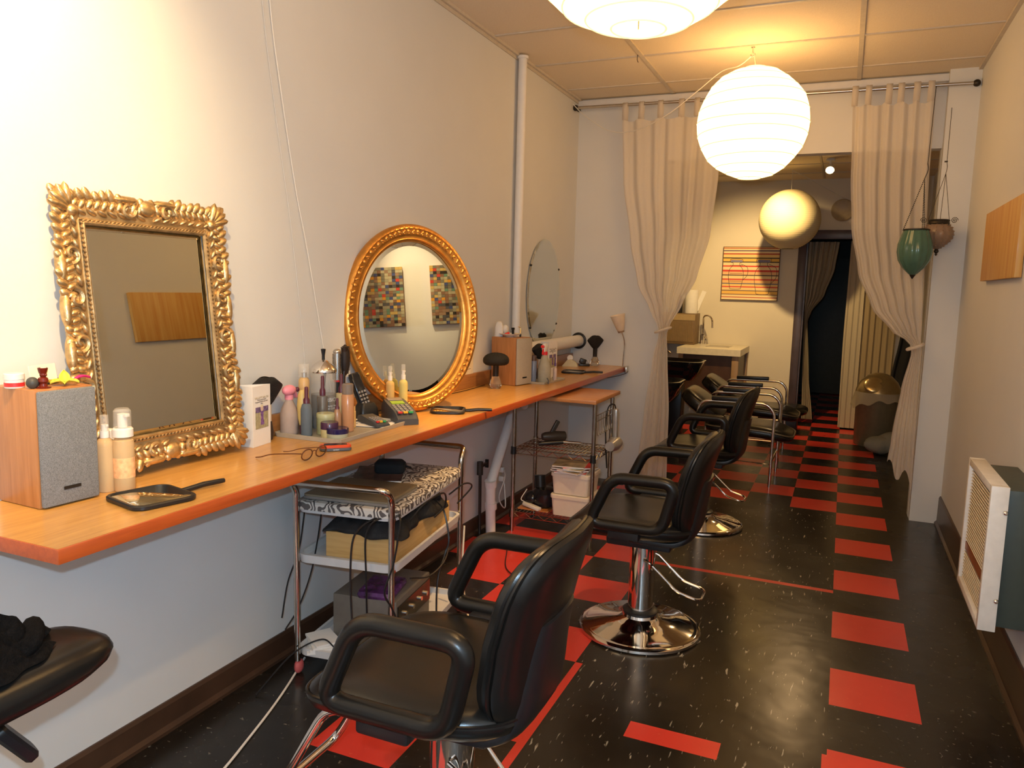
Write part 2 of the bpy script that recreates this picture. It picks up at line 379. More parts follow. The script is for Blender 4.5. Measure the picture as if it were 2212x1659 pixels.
# thin wiring up the left wall
tag(MB().tube(cr([(.006, 2.27, ZC-.01), (.006, 2.305, 2.489), (.008, 2.349, 2.23), (.006, 2.435, 1.859), (.009, 2.502, 1.617), (.006, 2.60, 1.245), (.012, 2.66, 1.0)]), .0022, 6).build('wall_wire', WP), 'thin pale wire running down the left wall from ceiling to counter', 'wire')
tag(MB().tube(cr([(.005, 2.215, ZC-.01), (.005, 2.27, 2.45), (.005, 2.33, 2.1), (.005, 2.41, 1.7), (.005, 2.47, 1.3), (.006, 2.50, 1.0)]), .0012, 6).build('wall_wire', WALL), 'very faint wall-coloured wire just left of the thicker pale wire', 'wire')
# pipes
t = thing('vertical_pipe', 'white painted pipe rising from behind the counter to the ceiling', 'pipe', (.036, 4.57, 0))
MB().cyl((0, 0, .95), (0, 0, ZC-.02), .027).build('pipe', WHITE, t)
MB().cyl((0, 0, ZC-.028), (0, 0, ZC-.012), .036).build('collar', WHITE, t)
t = thing('horizontal_pipe', 'thick white pipe along the wall above the counter with black ring', 'pipe', (.065, 0, 1.09))
MB().cyl((0, 4.64, 0), (0, 5.775, 0), .045, 20).build('pipe', WHITE, t)
MB().tube([(.056*math.cos(a), 5.775, .056*math.sin(a)) for a in [2*PI*k/24 for k in range(24)]], .009, 8, closed=True).build('escutcheon_ring', BLACKP, t)
t = thing('drain_pipe', 'white drain pipe slanting down to the floor under the counter', 'pipe', (0, 0, 0))
MB().tube(rpath([(.06, 4.58, .84), (.10, 4.32, .606), (.10, 4.09, .32), (.10, 4.11, .0)], .06), .030, 14).build('pipe', WHITE, t)
MB().cyl((.10, 4.10, .20), (.10, 4.105, .16), .037, 14).build('collar', WHITE, t)
MB().cyl((.10, 4.09, .34), (.10, 4.10, .30), .037, 14).build('collar', WHITE, t)
MB().cyl((.02, 4.62, .745), (.14, 4.50, .745), .026, 14).build('stub_pipe', WHITE, t)
t = thing('gas_pipe', 'thin dark iron pipe with valve standing on the floor by the wall', 'pipe', (.035, 4.09, 0))
MB().cyl((0, 0, 0), (0, -.01, .40), .010, 8).build('pipe', DARKMETAL, t)
MB().cyl((0, -.012, .37), (0, -.012, .45), .020, 8).box((.0, .05, .42), (.016, .07, .016)).box((0, .085, .42), (.02, .012, .05)).build('valve', DARKMETAL, t)
t = thing('electric_outlet', 'cream wall outlet with plugs and white cables under the counter', 'outlet', (.0, 4.42, .30))
MB().box((.006, 0, 0), (.012, .08, .12), bev=.003).build('plate', CREAM, t)
MB().box((.03, 0, .03), (.035, .035, .035), bev=.006).build('plug', WP, t)
MB().box((.03, 0, -.03), (.035, .035, .035), bev=.006).build('plug', WP, t)
MB().tube(cr([(.045, 0, .03), (.09, -.09, .0), (.07, -.13, -.12), (.08, -.05, -.2), (.045, 0, -.03)]), .004, 6).build('cable', WP, t)

# ================================================================ COUNTER
CZ = .910; CX = .468; CY0, CY1 = 1.075, YB
BIRCH = wood('birch_top', (0.50, 0.25, 0.060), (0.62, 0.33, 0.085), 1, .33, .35)
EDGE = wood('counter_edge', (0.40, 0.068, 0.012), (0.50, 0.09, 0.015), 1, .35, .3)
ctr = thing('counter', 'long wall-mounted birch wood counter with reddish edge band', 'counter', (0, 0, 0))
MB().box((CX/2-.002, (CY0+CY1)/2-.001, CZ-.017), (CX-.010, CY1-CY0-.008, .034)).build('worktop', BIRCH, ctr)
MB().box((CX-.003, (CY0+CY1)/2-.001, CZ-.0172), (.006, CY1-CY0-.002, .0335), bev=.001).box((CX/2+.001, CY0+.0015, CZ-.0172), (CX-.004, .004, .0335), bev=.001).build('edge_band', EDGE, ctr)
MB().box((.0115, (CY0+.8+CY1)/2, CZ+.041), (.019, CY1-CY0-.804, .08), bev=.002).build('backsplash', wood('backsplash_wood', (0.30, 0.12, 0.035), (0.40, 0.18, 0.055), 1), ctr)
for y in (1.5, 2.9, 4.0, 5.2): MB().box((.09, y, CZ-.045), (.16, .03, .02)).box((.012, y, CZ-.11), (.02, .03, .15)).build('bracket', STEEL, ctr)
MB().box((CX+.006, YB-.034, CZ-.018), (.012, .05, .05), bev=.004).build('end_clamp', STEEL, ctr)

# ================================================================ ORNATE RECTANGULAR MIRROR
GOLD = mat('antique_gold', (0.60, 0.41, 0.19), 0.36, .85, var=.3, scale=40, bump=.3, bscale=90)
GOLDD = mat('old_silver_gold', (0.50, 0.36, 0.19), 0.38, .85, var=.3, scale=30, bump=.3, bscale=90)
def ornate():
    t = thing('ornate_mirror', 'rectangular mirror in carved gold leaf frame leaning on the wall', 'mirror')
    HW, HH, FW = .308, .397, .083     # local: x across, y up, z out
    rnd = random.Random(3)
    mb = MB()
    iw, ih = HW-FW, HH-FW
    for (x0, y0, x1, y1) in ((-HW+.012, -HH+.012, -iw, HH-.012), (iw, -HH+.012, HW-.012, HH-.012), (-iw, ih, iw, HH-.012), (-iw, -HH+.012, iw, -ih)):
        mb.box(((x0+x1)/2, (y0+y1)/2, .008), (x1-x0, y1-y0, .016), bev=.003)
    mb.build('frame', GOLDD, t)
    # carved leaves round the rim
    mb = MB(); mc = MB()
    mc2 = MB()
    def petal(m_, x, y, ang, ln, wd, th, z=.016):
        if m_ is mc and x < 0: m_ = mc2
        m_.sph((x+math.cos(ang)*ln*.5, y+math.sin(ang)*ln*.5, z), (ln*.62, wd, th), 10, 6, rot=RZ(ang) @ RY(-.22))
    def side(L, place):
        n = int(L/.0235)
        for i in range(n):
            s = -L/2+L*(i+.5)/n; q = s/(L/2)
            mid = abs(q) < .28
            lean = (.75 if q > 0 else -.75)*(.4+.6*abs(q))
            ln = .038*(1+.15*math.sin(i*2.1)) if not mid else .028
            place(mb, s, .030, lean, ln, .0128, .010)
            place(mb, s+.008, .050, -lean*.9, .030, .0100, .010)
        for i in range(int(L/.033)):     # inner leaves
            s = -L/2+.02+i*.033
            place(mc, s, .066, (1.1 if s > 0 else -1.1), .030, .0075, .012)
    def pl_h(sy, y0):
        def f(m_, s, off, lean, ln, wd, th): petal(m_, s, y0*(1)-sy*off, (PI/2 if sy > 0 else -PI/2)-sy*lean, ln, wd, th)
        return f
    def pl_v(sx, x0):
        def f(m_, s, off, lean, ln, wd, th): petal(m_, x0-sx*off, s, (0 if sx > 0 else PI)+sx*lean, ln, wd, th)
        return f
    side(2*HW-.03, pl_h(1, HH)); side(2*HW-.03, pl_h(-1, -HH)); side(2*HH-.03, pl_v(1, HW)); side(2*HH-.03, pl_v(-1, -HW))
    # corner leaves, long scrolls at mid sides
    for sx in (-1, 1):
        for sy in (-1, 1):
            a = math.atan2(sy, sx)
            for d in (-.55, -.2, .2, .55): petal(mb, sx*(HW-.055), sy*(HH-.055), a+d, .066, .013, .014, .02)
            mb.sph((sx*(HW-.058), sy*(HH-.058), .022), (.018, .018, .013), 10, 6)
    def scroll(m_, cx, cy, r, a0, turns, dirn):
        if m_ is mc and cx < 0: m_ = mc2
        pts = []
        for k in range(15):
            u = k/14; a = a0+dirn*turns*2*PI*u; q = r*(1-.75*u); pts.append((cx+q*math.cos(a), cy+q*math.sin(a), .020+.006*u))
        m_.tube(pts, lambda t_: .0085*(1-.45*t_), 6)
    for s in (-1, 1):
        for yy, d in ((.10, 1), (-.02, -1), (-.15, 1), (.22, -1)):
            scroll(mc, s*(HW-.040), yy, .028, PI/2*d, .9, d*s)
            mb.sph((s*(HW-.012), yy-.03, .014), (.014, .052, .016), 10, 8)
        for xx, d in ((.07, 1), (-.07, -1)):
            scroll(mc, xx, s*(HH-.040), .028, 0, .9, d*s)
            mb.sph((xx, s*(HH-.012), .014), (.05, .013, .016), 10, 8)
    mb.sph((0, HH-.03, .02), (.03, .025, .014)); mb.sph((0, -HH+.03, .02), (.03, .025, .014))
    mb.build('carved_leaf_border', GOLD, t); mc.build('scroll_carving', GOLDD, t); mc2.build('scroll_carving', GOLDD, t)
    # inner mouldings with rope bead
    mb = MB()
    for q, z, r in ((0.0, .018, .006), (-.013, .014, .004)):
        w, h = iw-q*0+(.0 if q == 0 else .011)-.006, ih+(.0 if q == 0 else .011)-.006
        mb.tube(rpath([(-w, -h, z), (w, -h, z), (w, h, z), (-w, h, z)], .004, 2, True), r, 8, closed=True)
    for (a, b) in (((-iw, -ih), (iw, -ih)), ((iw, -ih), (iw, ih)), ((iw, ih), (-iw, ih)), ((-iw, ih), (-iw, -ih))):
        a, b = Vector((*a, .021)), Vector((*b, .021)); n = int((b-a).length/.013); an = math.atan2(b.y-a.y, b.x-a.x)
        for k in range(n): mb.sph(a.lerp(b, (k+.5)/n), (.0075, .0035, .004), 6, 4, rot=RZ(an+.7))
    mb.build('rope_moulding', GOLDD, t)
    gw, gh = iw-.006, ih-.006
    MB().box((0, 0, .003), (2*gw-.02, 2*gh-.02, .004)).build('mirror_glass', MIRROR, t)
    bw = .018; mb = MB()
    R1 = [(-gw, -gh, .0035), (gw, -gh, .0035), (gw, gh, .0035), (-gw, gh, .0035)]; R2 = [(x*(1-bw/gw) if i % 2 < 5 else x, y*(1-bw/gh), .0065) for i, (x, y, z) in enumerate(R1)]
    mb.rings([[Vector(p) for p in R1], [Vector(p) for p in R2]], cap=False); mb.build('bevelled_edge', MIRROR, t, angle=5)
    return t
om = ornate()
# local x -> +y, local y -> up (leaning), local z -> +x
tilt = math.radians(6.0)
om.matrix_world = TR(.090, 1.722, CZ+.018) @ RY(-tilt) @ FACEX @ TR(0, .405, 0)

# ================================================================ OVAL GOLD MIRROR
def oval(a, b):
    t = thing('oval_mirror', 'oval mirror in broad orange gold moulded frame on the counter', 'mirror')
    G2 = mat('orange_gold', (0.60, 0.27, 0.055), 0.30, .8, var=.18, scale=30, bump=.15, bscale=80)
    prof = [(0, 0), (0, .018), (-.008, .030), (-.020, .034), (-.026, .028), (-.040, .030), (-.050, .024), (-.060, .018), (-.066, .020), (-.072, .012), (-.078, .010), (-.078, 0)]
    n = 72; rs = []
    for dr, z in prof:
        rs.append([Vector(((a+dr)*math.cos(2*PI*k/n), (b+dr)*math.sin(2*PI*k/n), z)) for k in range(n)])
    MB().rings(rs, cap=False, loop=True).build('frame', G2, t, angle=60)
    mb = MB(); m = 84
    for k in range(m):
        q = 2*PI*k/m; x, y = (a-.034)*math.cos(q), (b-.034)*math.sin(q); an = math.atan2(a*math.sin(q)*1.0, b*math.cos(q))
        mb.sph((x, y, .029), (.011, .007, .005), 8, 5, rot=RZ(an+.6*(-1)**k)); mb.sph((x*.985, y*.975, .028), (.005, .005, .0045), 6, 4)
        mb.sph((x*1.045, y*1.04, .030), (.007, .011, .005), 6, 4, rot=RZ(an))
    mb.build('carved_band', G2, t)
    gi, gj = a-.078, b-.078
    MB().rings([[Vector(((gi-.02)*math.cos(2*PI*k/n), (gj-.02)*math.sin(2*PI*k/n), z)) for k in range(n)] for z in (.004, .008)]).build('mirror_glass', MIRROR, t, angle=10)
    MB().rings([[Vector(((gi+.001)*math.cos(2*PI*k/n), (gj+.001)*math.sin(2*PI*k/n), .0045)) for k in range(n)], [Vector(((gi-.02)*math.cos(2*PI*k/n), (gj-.02)*math.sin(2*PI*k/n), .0081)) for k in range(n)]], cap=False).build('bevelled_edge', MIRROR, t, angle=60)
    return t
ov = oval(.350, .428)
ov.matrix_world = TR(.180, 3.055, CZ+.002) @ RZ(-math.radians(30)) @ RY(-math.radians(4.0)) @ FACEX @ TR(0, .428, 0)
# frameless oval mirror on the wall
def frameless(a, b):
    t = thing('frameless_mirror', 'frameless round-topped oval mirror clipped on wall behind the pipe', 'mirror')
    n = 64
    MB().rings([[Vector(((a-q)*math.cos(2*PI*k/n), (b-q)*math.sin(2*PI*k/n), z)) for k in range(n)] for z, q in ((.004, 0), (.0075, 0), (.0105, .018))]).build('mirror_glass', MIRROR, t, angle=4)
    for q in (.5, 2.6, -.6, -2.5): MB().sph(((a-.004)*math.cos(q), (b-.004)*math.sin(q), .008), (.014, .009, .008), 8, 5).build('mirror_clip', BLACKP, t)
    return t
fm = frameless(.32, .385); fm.matrix_world = TR(.004, 5.13, 1.45) @ FACEX

# ================================================================ SPEAKERS
SPW = wood('speaker_veneer', (0.36, 0.145, 0.045), (0.46, 0.20, 0.07), 2, .4, .2)
GRILLE = mat('grille_cloth', (0.20, 0.21, 0.22), 0.9, var=.35, scale=500, bump=.6, bscale=700)
def speaker(w, d, h, gm, label):
    # local: +x front, origin at base centre
    t = thing('loudspeaker', label, 'speaker')
    MB().box((-.008, 0, h/2), (d-.016, w, h), bev=.003).build('cabinet', SPW, t)
    MB().box((d/2-.007, 0, h/2), (.014, w-.004, h-.006), bev=.005).build('grille', gm, t)
    MB().box((d/2+.001, -.0, .045), (.002, .045, .008)).build('badge', DARKMETAL, t)
    return t
s1 = speaker(.155, .19, .300, GRILLE, 'wooden bookshelf speaker with blue-grey grille at near counter end'); s1.location = (.090, 1.330, CZ+.001); s1.rotation_euler.z = math.radians(-3)
s2 = speaker(.165, .19, .285, mat('grille_pale', (0.42, 0.38, 0.31), .9, var=.2, scale=500, bump=.4, bscale=700), 'wooden bookshelf speaker with pale grille behind the round hair brush'); s2.location = (.140, 4.275, CZ+.001); s2.rotation_euler.z = math.radians(-10)
# ================================================================ STYLING CHAIRS
def styling_chair(label, dz=0.0, yaw=0.0):
    """local: sitter faces -x, origin on floor under the column; dz raises the seat"""
    t = thing('styling_chair', label, 'chair', group=None)
    # base
    prof = [(.262, 0), (.268, .006), (.266, .016), (.255, .022), (.245, .022), (.235, .024), (.17, .038), (.10, .052), (.078, .066), (.072, .085)]
    b = MB().lathe(prof, 48).build('base_disc', CHROME, t)
    MB().cyl((0, 0, .07), (0, 0, .40+dz), .055, 28).build('column', CHROME, t)
    MB().lathe([(.075, .078), (.078, .090), (.060, .098)], 28).build('column_collar', BLACKP, t)
    mb = MB(); p = [(.02, -.058, .335+dz*.5), (.05, -.07, .33+dz*.5), (.17, -.07, .225), (.25, -.07, .205), (.27, -.05, .202), (.27, .05, .202), (.25, .07, .205), (.17, .07, .225), (.05, .07, .33+dz*.5), (.02, .058, .335+dz*.5)]
    mb.tube(rpath(p, .02, 3), .0055, 8); mb.build('pump_lever', CHROME, t)
    MB().box((0, 0, .425+dz), (.28, .22, .05), bev=.01).build('seat_plate', BLACKP, t)
    # seat
    def ds(x, y, z): return (x*.965-.03, y*(1-.20*max(0, x/.25)**2), z+.512+dz-.012*(1-(y/.25)**2)-.014*max(0, (-x-.1))/.15+(.010 if z < 0 else 0)*0)
    MB().pillow(.275, .262, .085, ds, e=5, edge=8).build('seat', VINYL, t)
    MB().tube([Vector(ds(.274*math.copysign(abs(math.cos(a))**.4, math.cos(a)), .261*math.copysign(abs(math.sin(a))**.4, math.sin(a)), .012)) for a in [2*PI*k/60 for k in range(60)]], .004, 6, closed=True).build('seat_piping', VINYL, t)
    # back: local (u across, v up, w thickness)
    def db(off, hv):
        def f(u, v, w):
            q = (v+hv)/(2*hv); wrap = .045*(u/.25)**2
            x = .218+off-wrap+.085*q-.02*math.sin(PI*q)+w
            return (x, u*(1.0-.10*abs(2*q-1)**3), .70+dz+v)
        return f
    MB().pillow(.212, .205, .072, db(-.022, .205), e=4.5, edge=8).build('back_pad', VINYL, t)
    MB().pillow(.217, .215, .045, db(.004, .215), e=4.5, edge=9).build('back_shell', VINYL, t)
    f = db(-.006, .21)
    MB().tube([Vector(f(.216*math.copysign(abs(math.cos(a))**.44, math.cos(a)), .211*math.copysign(abs(math.sin(a))**.44, math.sin(a)), 0)) for a in [2*PI*k/60 for k in range(60)]], .0045, 6, closed=True).build('back_piping', VINYL, t)
    # support from under the seat up the back
    mb = MB(); rs = []; st_ = cr([(-.02, 0, .455), (.12, 0, .450), (.185, 0, .458), (.225, 0, .490), (.240, 0, .55), (.252, 0, .63), (.268, 0, .72)], 3)
    for i, p in enumerate(st_):
        q = i/(len(st_)-1); a_ = st_[max(0, i-1)]; b_ = st_[min(len(st_)-1, i+1)]; tn = (b_-a_).normalized(); nn = Vector((tn.z, 0, -tn.x))
        hw_ = .175-.05*q-.05*max(0, q-.7); th = .020*(1-.55*q)+.002
        rs.append([p+Vector((0, 0, dz))+nn*(th*math.copysign(abs(math.sin(a))**.6, math.sin(a)))+Vector((-.05*(hw_*math.cos(a)/.2)**2*q, hw_*math.copysign(abs(math.cos(a))**.5, math.cos(a)), 0)) for a in [2*PI*k/28 for k in range(28)]])
    mb.rings(rs); mb.build('back_support', BLACKP, t)
    for s in (-1, 1):
        loop = [(-.165, s*.292, .545+dz), (-.075, s*.300, .745+dz), (.185, s*.300, .748+dz), (.135, s*.292, .545+dz)]
        MB().tube(rpath(loop, .058, 7, True), .0235, 14, closed=True).build('armrest', ARMRUB, t)
        MB().box((-.02, s*.268, .515+dz), (.13, .05, .055), bev=.008).build('arm_bracket', BLACKP, t)
    return t
c2 = styling_chair('middle black styling chair on round chrome base, in front of wire rack'); c2.location = (1.238, 3.235, 0)
c3 = dup(c2, (1.215, 4.945, -.012), math.radians(-3), 'farthest black styling chair on chrome base, just before the shampoo chairs'); c3.location.z = 0
c1 = styling_chair('nearest black styling chair beside the trolley, with chrome tube footrest', .052); c1.location = (1.165, 1.575, 0); c1.rotation_euler.z = math.radians(0)
mb = MB()
mb.tube(rpath([(-.10, -.10, .45), (-.30, -.10, .445), (-.40, -.12, .26), (-.44, -.12, .20), (-.44, .12, .20), (-.40, .12, .26), (-.30, .10, .445), (-.10, .10, .45)], .05, 5), .012, 12)
mb.build('footrest', CHROME, c1)
for c in (c1, c2, c3): c['group'] = 'black styling chairs'

# near stool at lower left, with a dark towel
st = thing('salon_stool', 'long padded black stool seat by the wall with dark towel on it', 'stool', (.62, .745, 0))
def dstool(x, y, z): return (x+.10*0, y, z+.762)
MB().pillow(.11, .30, .080, dstool, e=3.2, edge=6, n=40).build('seat', VINYL, st)
MB().cyl((0, -.10, .05), (0, -.10, .72), .03, 20).build('column', CHROME, st)
MB().lathe([(.24, 0), (.245, .01), (.20, .025), (.05, .05), (.035, .07)], 36, c=(0, -.10, 0)).build('base_disc', CHROME, st)
MB().loft(.024, .060, .014, [(-.012, .006), (-.006, 0), (.008, 0), (.014, .006)], M=TR(-.055, .150, .600) @ RX(-.95) @ RY(.3)).build('lever_handle', BLACKP, st)
MB().tube(cr([(0, -.05, .66), (-.03, .02, .645), (-.05, .10, .628)]), .008, 8).build('lever', BLACKP, st)
mb = MB(); rnd = random.Random(5)
def towel(u, v):
    x = (u-.5)*.24; y = -.30+v*.475; e = 1-abs(2*u-1)**4; e2 = min(1, (1-v)*9)
    h = .012+e*e2*(.052*(1-.35*v)+.016*math.sin(9*v+3*u)+.014*math.sin(17*v+9*u+1)+.010*math.sin(31*v-13*u)+.010*math.sin(19*u+7*v)+.006*math.sin(47*v+29*u)+.005*math.sin(61*u-33*v))
    return (x*(1-.75*v**5)*(1+.10*math.sin(7*v)+.06*math.sin(37*v)), y+.012*math.sin(14*u), .802+max(h, .004)-.010*(1-e))
mb.surf(towel, 60, 110)
TOWEL = mat('black_towel', (0.006, 0.005, 0.0045), .95, spec=.1, var=.4, scale=90, bump=1.0, bscale=260)
mb.tube(cr([(.0+.02, .10, .80), (.03, .14, .825), (-.01, .17, .835), (-.03, .19, .81), (-.02, .20, .797)]), .018, 10)
o = mb.build('dark_towel', TOWEL, loc=(.62, .745, .0)); tag(o, 'crumpled dark brown-black towel lying on the padded stool', 'towel')

# ================================================================ TROLLEY
LACE = None
def damask():
    m = bpy.data.materials.new('damask_oilcloth'); m.use_nodes = True; nt = m.node_tree; N = nt.nodes; L = nt.links; b = N['Principled BSDF']
    tc = N.new('ShaderNodeTexCoord'); nz = N.new('ShaderNodeTexNoise'); nz.inputs['Scale'].default_value = 8; nz.inputs['Detail'].default_value = 1; L.new(tc.outputs['Object'], nz.inputs[0])
    w = N.new('ShaderNodeTexWave'); w.inputs['Scale'].default_value = 11; w.inputs['Distortion'].default_value = 22; w.inputs['Detail'].default_value = 1.5; w.inputs['Detail Scale'].default_value = 1.4; L.new(tc.outputs['Object'], w.inputs[0])
    rp = N.new('ShaderNodeValToRGB'); e = rp.color_ramp.elements; e[0].position = .42; e[0].color = (.10, .085, .08, 1); e[1].position = .52; e[1].color = (.62, .58, .52, 1); L.new(w.outputs[0], rp.inputs[0])
    L.new(rp.outputs[0], b.inputs['Base Color']); b.inputs['Roughness'].default_value = .4; return m
DAM = damask()
CA = math.radians(7.4); CO = Vector((.150, 2.245, 0)); CW, CL = .388, .735
cart = thing('trolley', 'chrome three-tier service trolley loaded under the counter edge', 'trolley', CO, CA)
def cl(x, y, z=0.0): return tuple((Matrix.Translation(CO) @ RZ(CA)) @ Vector((x, y, z)))
TUBE = mat('trolley_chrome', (0.62, 0.57, 0.52), 0.14, 1.0, var=.05)
for x in (0, CW):
    for y in (0, CL):
        MB().cyl((x, y, .055), (x, y, .66), .0115, 12).build('post', TUBE, cart)
for y, s in ((0, -1), (CL, 1)):
    hz = .748
    MB().tube(rpath([(0, y, .64), (0, y, hz-.02), (0, y+s*.045, hz+.02), (CW, y+s*.045, hz+.02), (CW, y, hz-.02), (CW, y, .64)], .04, 6), .0125, 12).build('push_handle', TUBE, cart)
for x in (0, CW):
    for y in (0, CL): MB().sph((x, y+.01, .028), (.016, .026, .028), 12, 8).cyl((x, y, .03), (x, y, .06), .009, 10).build('caster', mat('pink_rubber', (0.50, 0.10, 0.10), .6), cart)
def tray(name, z, m, h=.028):
    MB().loft(CW/2+.012, CL/2-.002, .05, [(0, .004), (h, 0), (h, .012), (.008, .016)], c=(CW/2, CL/2, z), n=7).build(name, m, cart)
    for x in (-.0, CW): MB().box((x, CL/2, z+.004), (.006, CL-.01, .012)).build('rail', TUBE, cart)
TRW = mat('tray_white', (0.60, 0.60, 0.60), .35, var=.03)
tray('shelf', .445, TRW, .032); tray('shelf', .075, TRW, .03); tray('shelf', .640, TRW, .02)
o = MB().loft(CW/2+.014, CL/2, .05, [(.652, .01), (.652, 0), (.676, .0), (.682, .006), (.684, .03)], c=(CW/2, CL/2, 0), n=7).build('shelf_cover', DAM, cart)
def oncart(name, label, cat, x, y, z, rz=0.0):
    return thing(name, label, cat, cl(x, y, z), CA+rz)
# top: closed grey laptop, second thin book, papers, black case
LAP = mat('laptop_lid', (0.30, 0.26, 0.18), .32, .6)
t = oncart('laptop', 'closed grey-gold laptop lying on patterned cloth of the trolley', 'laptop', .188, .165, .6845, 0)
MB().loft(.175, .14, .012, [(0, .004), (.004, 0), (.013, 0)], n=4).build('base', mat('laptop_base', (0.30, 0.28, 0.26), .35, .6), t)
MB().loft(.175, .14, .012, [(.0135, .001), (.020, .001), (.023, .006)], n=4).build('lid', LAP, t)
t = oncart('magazine', 'dark glossy magazine lying behind the laptop on the trolley', 'magazine', .12, .46, .6845, .35)
MB().box((0, 0, .004), (.20, .26, .008), bev=.001).build('pages', PAPER, t); MB().box((0, 0, .0088), (.202, .262, .0012)).build('cover', mat('mag_cover', (0.10, 0.055, 0.04), .3, var=.9, scale=18), t)
t = oncart('camera_case', 'small black case sitting on magazine at back of the trolley', 'case', .15, .50, .6938, .3)
MB().loft(.065, .045, .025, [(0, .006), (.008, 0), (.038, 0), (.05, .012), (.052, .03)], n=5).build('body', MATTEB, t); MB().tube(cr([(.06, 0, .03), (.085, .03, .012), (.07, .07, .006), (.02, .075, .006)]), .004, 6).build('strap', MATTEB, t)
# middle: wooden box with black cape and dryers
PINE = wood('pine_box', (0.50, 0.30, 0.10), (0.60, 0.38, 0.15), 0, .5, .05)
t = oncart('wooden_box', 'open pale pine box on the white middle tray of trolley', 'box', .225, .36, .4535, 0)
bw, bl, bh = .145, .275, .098
MB().box((0, -bl, bh/2), (2*bw, .012, bh)).build('end_panel', PINE, t); MB().box((0, bl, bh/2), (2*bw, .012, bh)).build('end_panel', PINE, t)
PS = wood('pine_box_side', (0.50, 0.30, 0.10), (0.60, 0.38, 0.15), 1, .5, .05)
for s_ in (-1, 1): MB().box((s_*(bw-.006), 0, bh/2), (.012, 2*bl-.012, bh)).build('side_panel', PS, t)
MB().box((0, 0, .006), (2*bw-.024, 2*bl-.012, .010)).build('bottom', PINE, t)
def cape(u, v):
    x = (u-.5)*.30; y = -.30+v*.54
    e = max(0, 1-(2*u-1)**4)*max(0, 1-(2*v-1)**6)
    x = x*(1+.10*math.sin(9*v+1)+.05*math.sin(23*v)); y += .018*math.sin(7*u)+.010*math.sin(17*u)
    return (x+.012, y, .100+.066*e+.014*math.sin(12*u+7*v)*e+.010*math.sin(25*v+5*u)*e+.006*math.sin(41*u-17*v)*e-.010*(1-e))
o = MB().surf(cape, 40, 60).build('black_cape', mat('black_cloth', (0.010, 0.010, 0.011), .75, bump=.8, bscale=60), solid=.004); o.matrix_world = Matrix.Translation(cl(.225, .36, .4535+.012)) @ RZ(CA)
tag(o, 'black cloth cape bundled over the top of the pine box', 'cape')
t = oncart('hair_dryer', 'black hair dryer nozzle poking out beside the cape on trolley', 'hair dryer', .345, .50, .650, .3)
MB().cyl((-.06, -.05, -.055), (.02, .02, -.045), .026, 16).build('barrel', BLACKP, t); MB().cyl((.0, .0, -.048), (-.01, .05, .0), .014, 12).build('handle', mat('blue_black_plastic', (0.03, 0.045, 0.08), .3), t)
# cables over the trolley edge
for i, pts in enumerate([[(.30, .10, .60), (.33, -.02, .655), (.27, -.055, .60), (.25, -.05, .45), (.255, -.045, .25), (.26, -.05, .20), (.24, -.02, .09)],
                         [(.33, .12, .60), (.345, -.02, .655), (.32, -.065, .61), (.315, -.055, .45), (.315, -.045, .26)],
                         [(.40, .04, .66), (.425, -.01, .64), (.41, -.03, .5), (.385, -.05, .40), (.40, -.02, .33), (.42, .0, .26)],
                         [(.39, .15, .60), (.43, .22, .66), (.45, .36, .665), (.44, .40, .60), (.41, .36, .56)],
                         [(.38, .46, .60), (.43, .42, .57), (.46, .40, .46), (.45, .38, .40), (.45, .30, .30), (.46, .28, .02)],
                         [(.42, .50, .62), (.47, .55, .66), (.48, .62, .63), (.44, .55, .57)],
                         [(.42, .10, .40), (.45, .22, .37), (.46, .36, .39), (.44, .46, .45)]]):
    o = MB().tube(cr(pts, 8), .0038, 6).build('dryer_cable', BLACKP); o.matrix_world = Matrix.Translation(CO) @ RZ(CA)
    tag(o, ['black dryer cable hanging at near end of trolley, left one of the pair', 'black dryer cable with white plug end hanging at near end of trolley', 'black cable running down along the near right trolley post', 'black cable arching over the right edge of trolley top', 'long black cable dropping from pine box down to the floor', 'short black cable looping out at far right of the trolley', 'black cable sagging below the right edge of the middle tray'][i], 'cable')
    if i == 1: MB().cyl((.315, -.045, .262), (.315, -.045, .232), .006, 8).build('plug', WP, o)
for i, pts in enumerate([[(-.03, .12, .66), (-.05, .10, .46), (-.07, .05, .34), (-.06, -.01, .22)], [(.02, .16, .64), (.03, .10, .5), (.02, .06, .37), (-.01, .02, .25), (-.04, -.02, .18)]]):
    o = MB().tube(cr(pts, 6), .0032, 6).build('power_cable', BLACKP); o.matrix_world = Matrix.Translation(CO) @ RZ(CA)
    tag(o, ['thin black cable hanging behind trolley against the wall, left one', 'thin black cable curving down behind trolley beside the metal box'][i], 'cable')
# bottom: grey receiver box with purple packet, papers
t = oncart('metal_box', 'grey-brown metal box with dark control panel on lowest trolley tray', 'box', .215, .30, .0835, .0)
MB().box((0, 0, .10), (.27, .34, .20), bev=.004).build('casing', mat('grey_casing', (0.16, 0.145, 0.125), .5, .3), t)
MB().box((.137, .0, .13), (.006, .32, .09)).build('control_panel', mat('panel_black', (0.02, 0.015, 0.012), .15), t)
for y in (-.10, -.03, .05, .11): MB().cyl((.138, y, .13), (.15, y, .13), .010, 14).build('knob', CHROME, t)
t = oncart('purple_packet', 'purple and blue packet lying on top of the metal box', 'packet', .25, .22, .2845, .1)
MB().loft(.075, .10, .02, [(0, .004), (.012, 0), (.025, .006), (.028, .03)], n=4).build('pouch', mat('purple_foil', (0.07, 0.02, 0.10), .25, var=.8, scale=25), t)
text_mesh('lettering', 'A Bette Tan', .022, mat('blue_print', (0.25, 0.25, 0.7), .5), t, TR(0, -.055, .0275))
t = oncart('paper_stack', 'small stack of white papers and cards on lowest trolley tray', 'papers', .06, .07, .0865, .5)
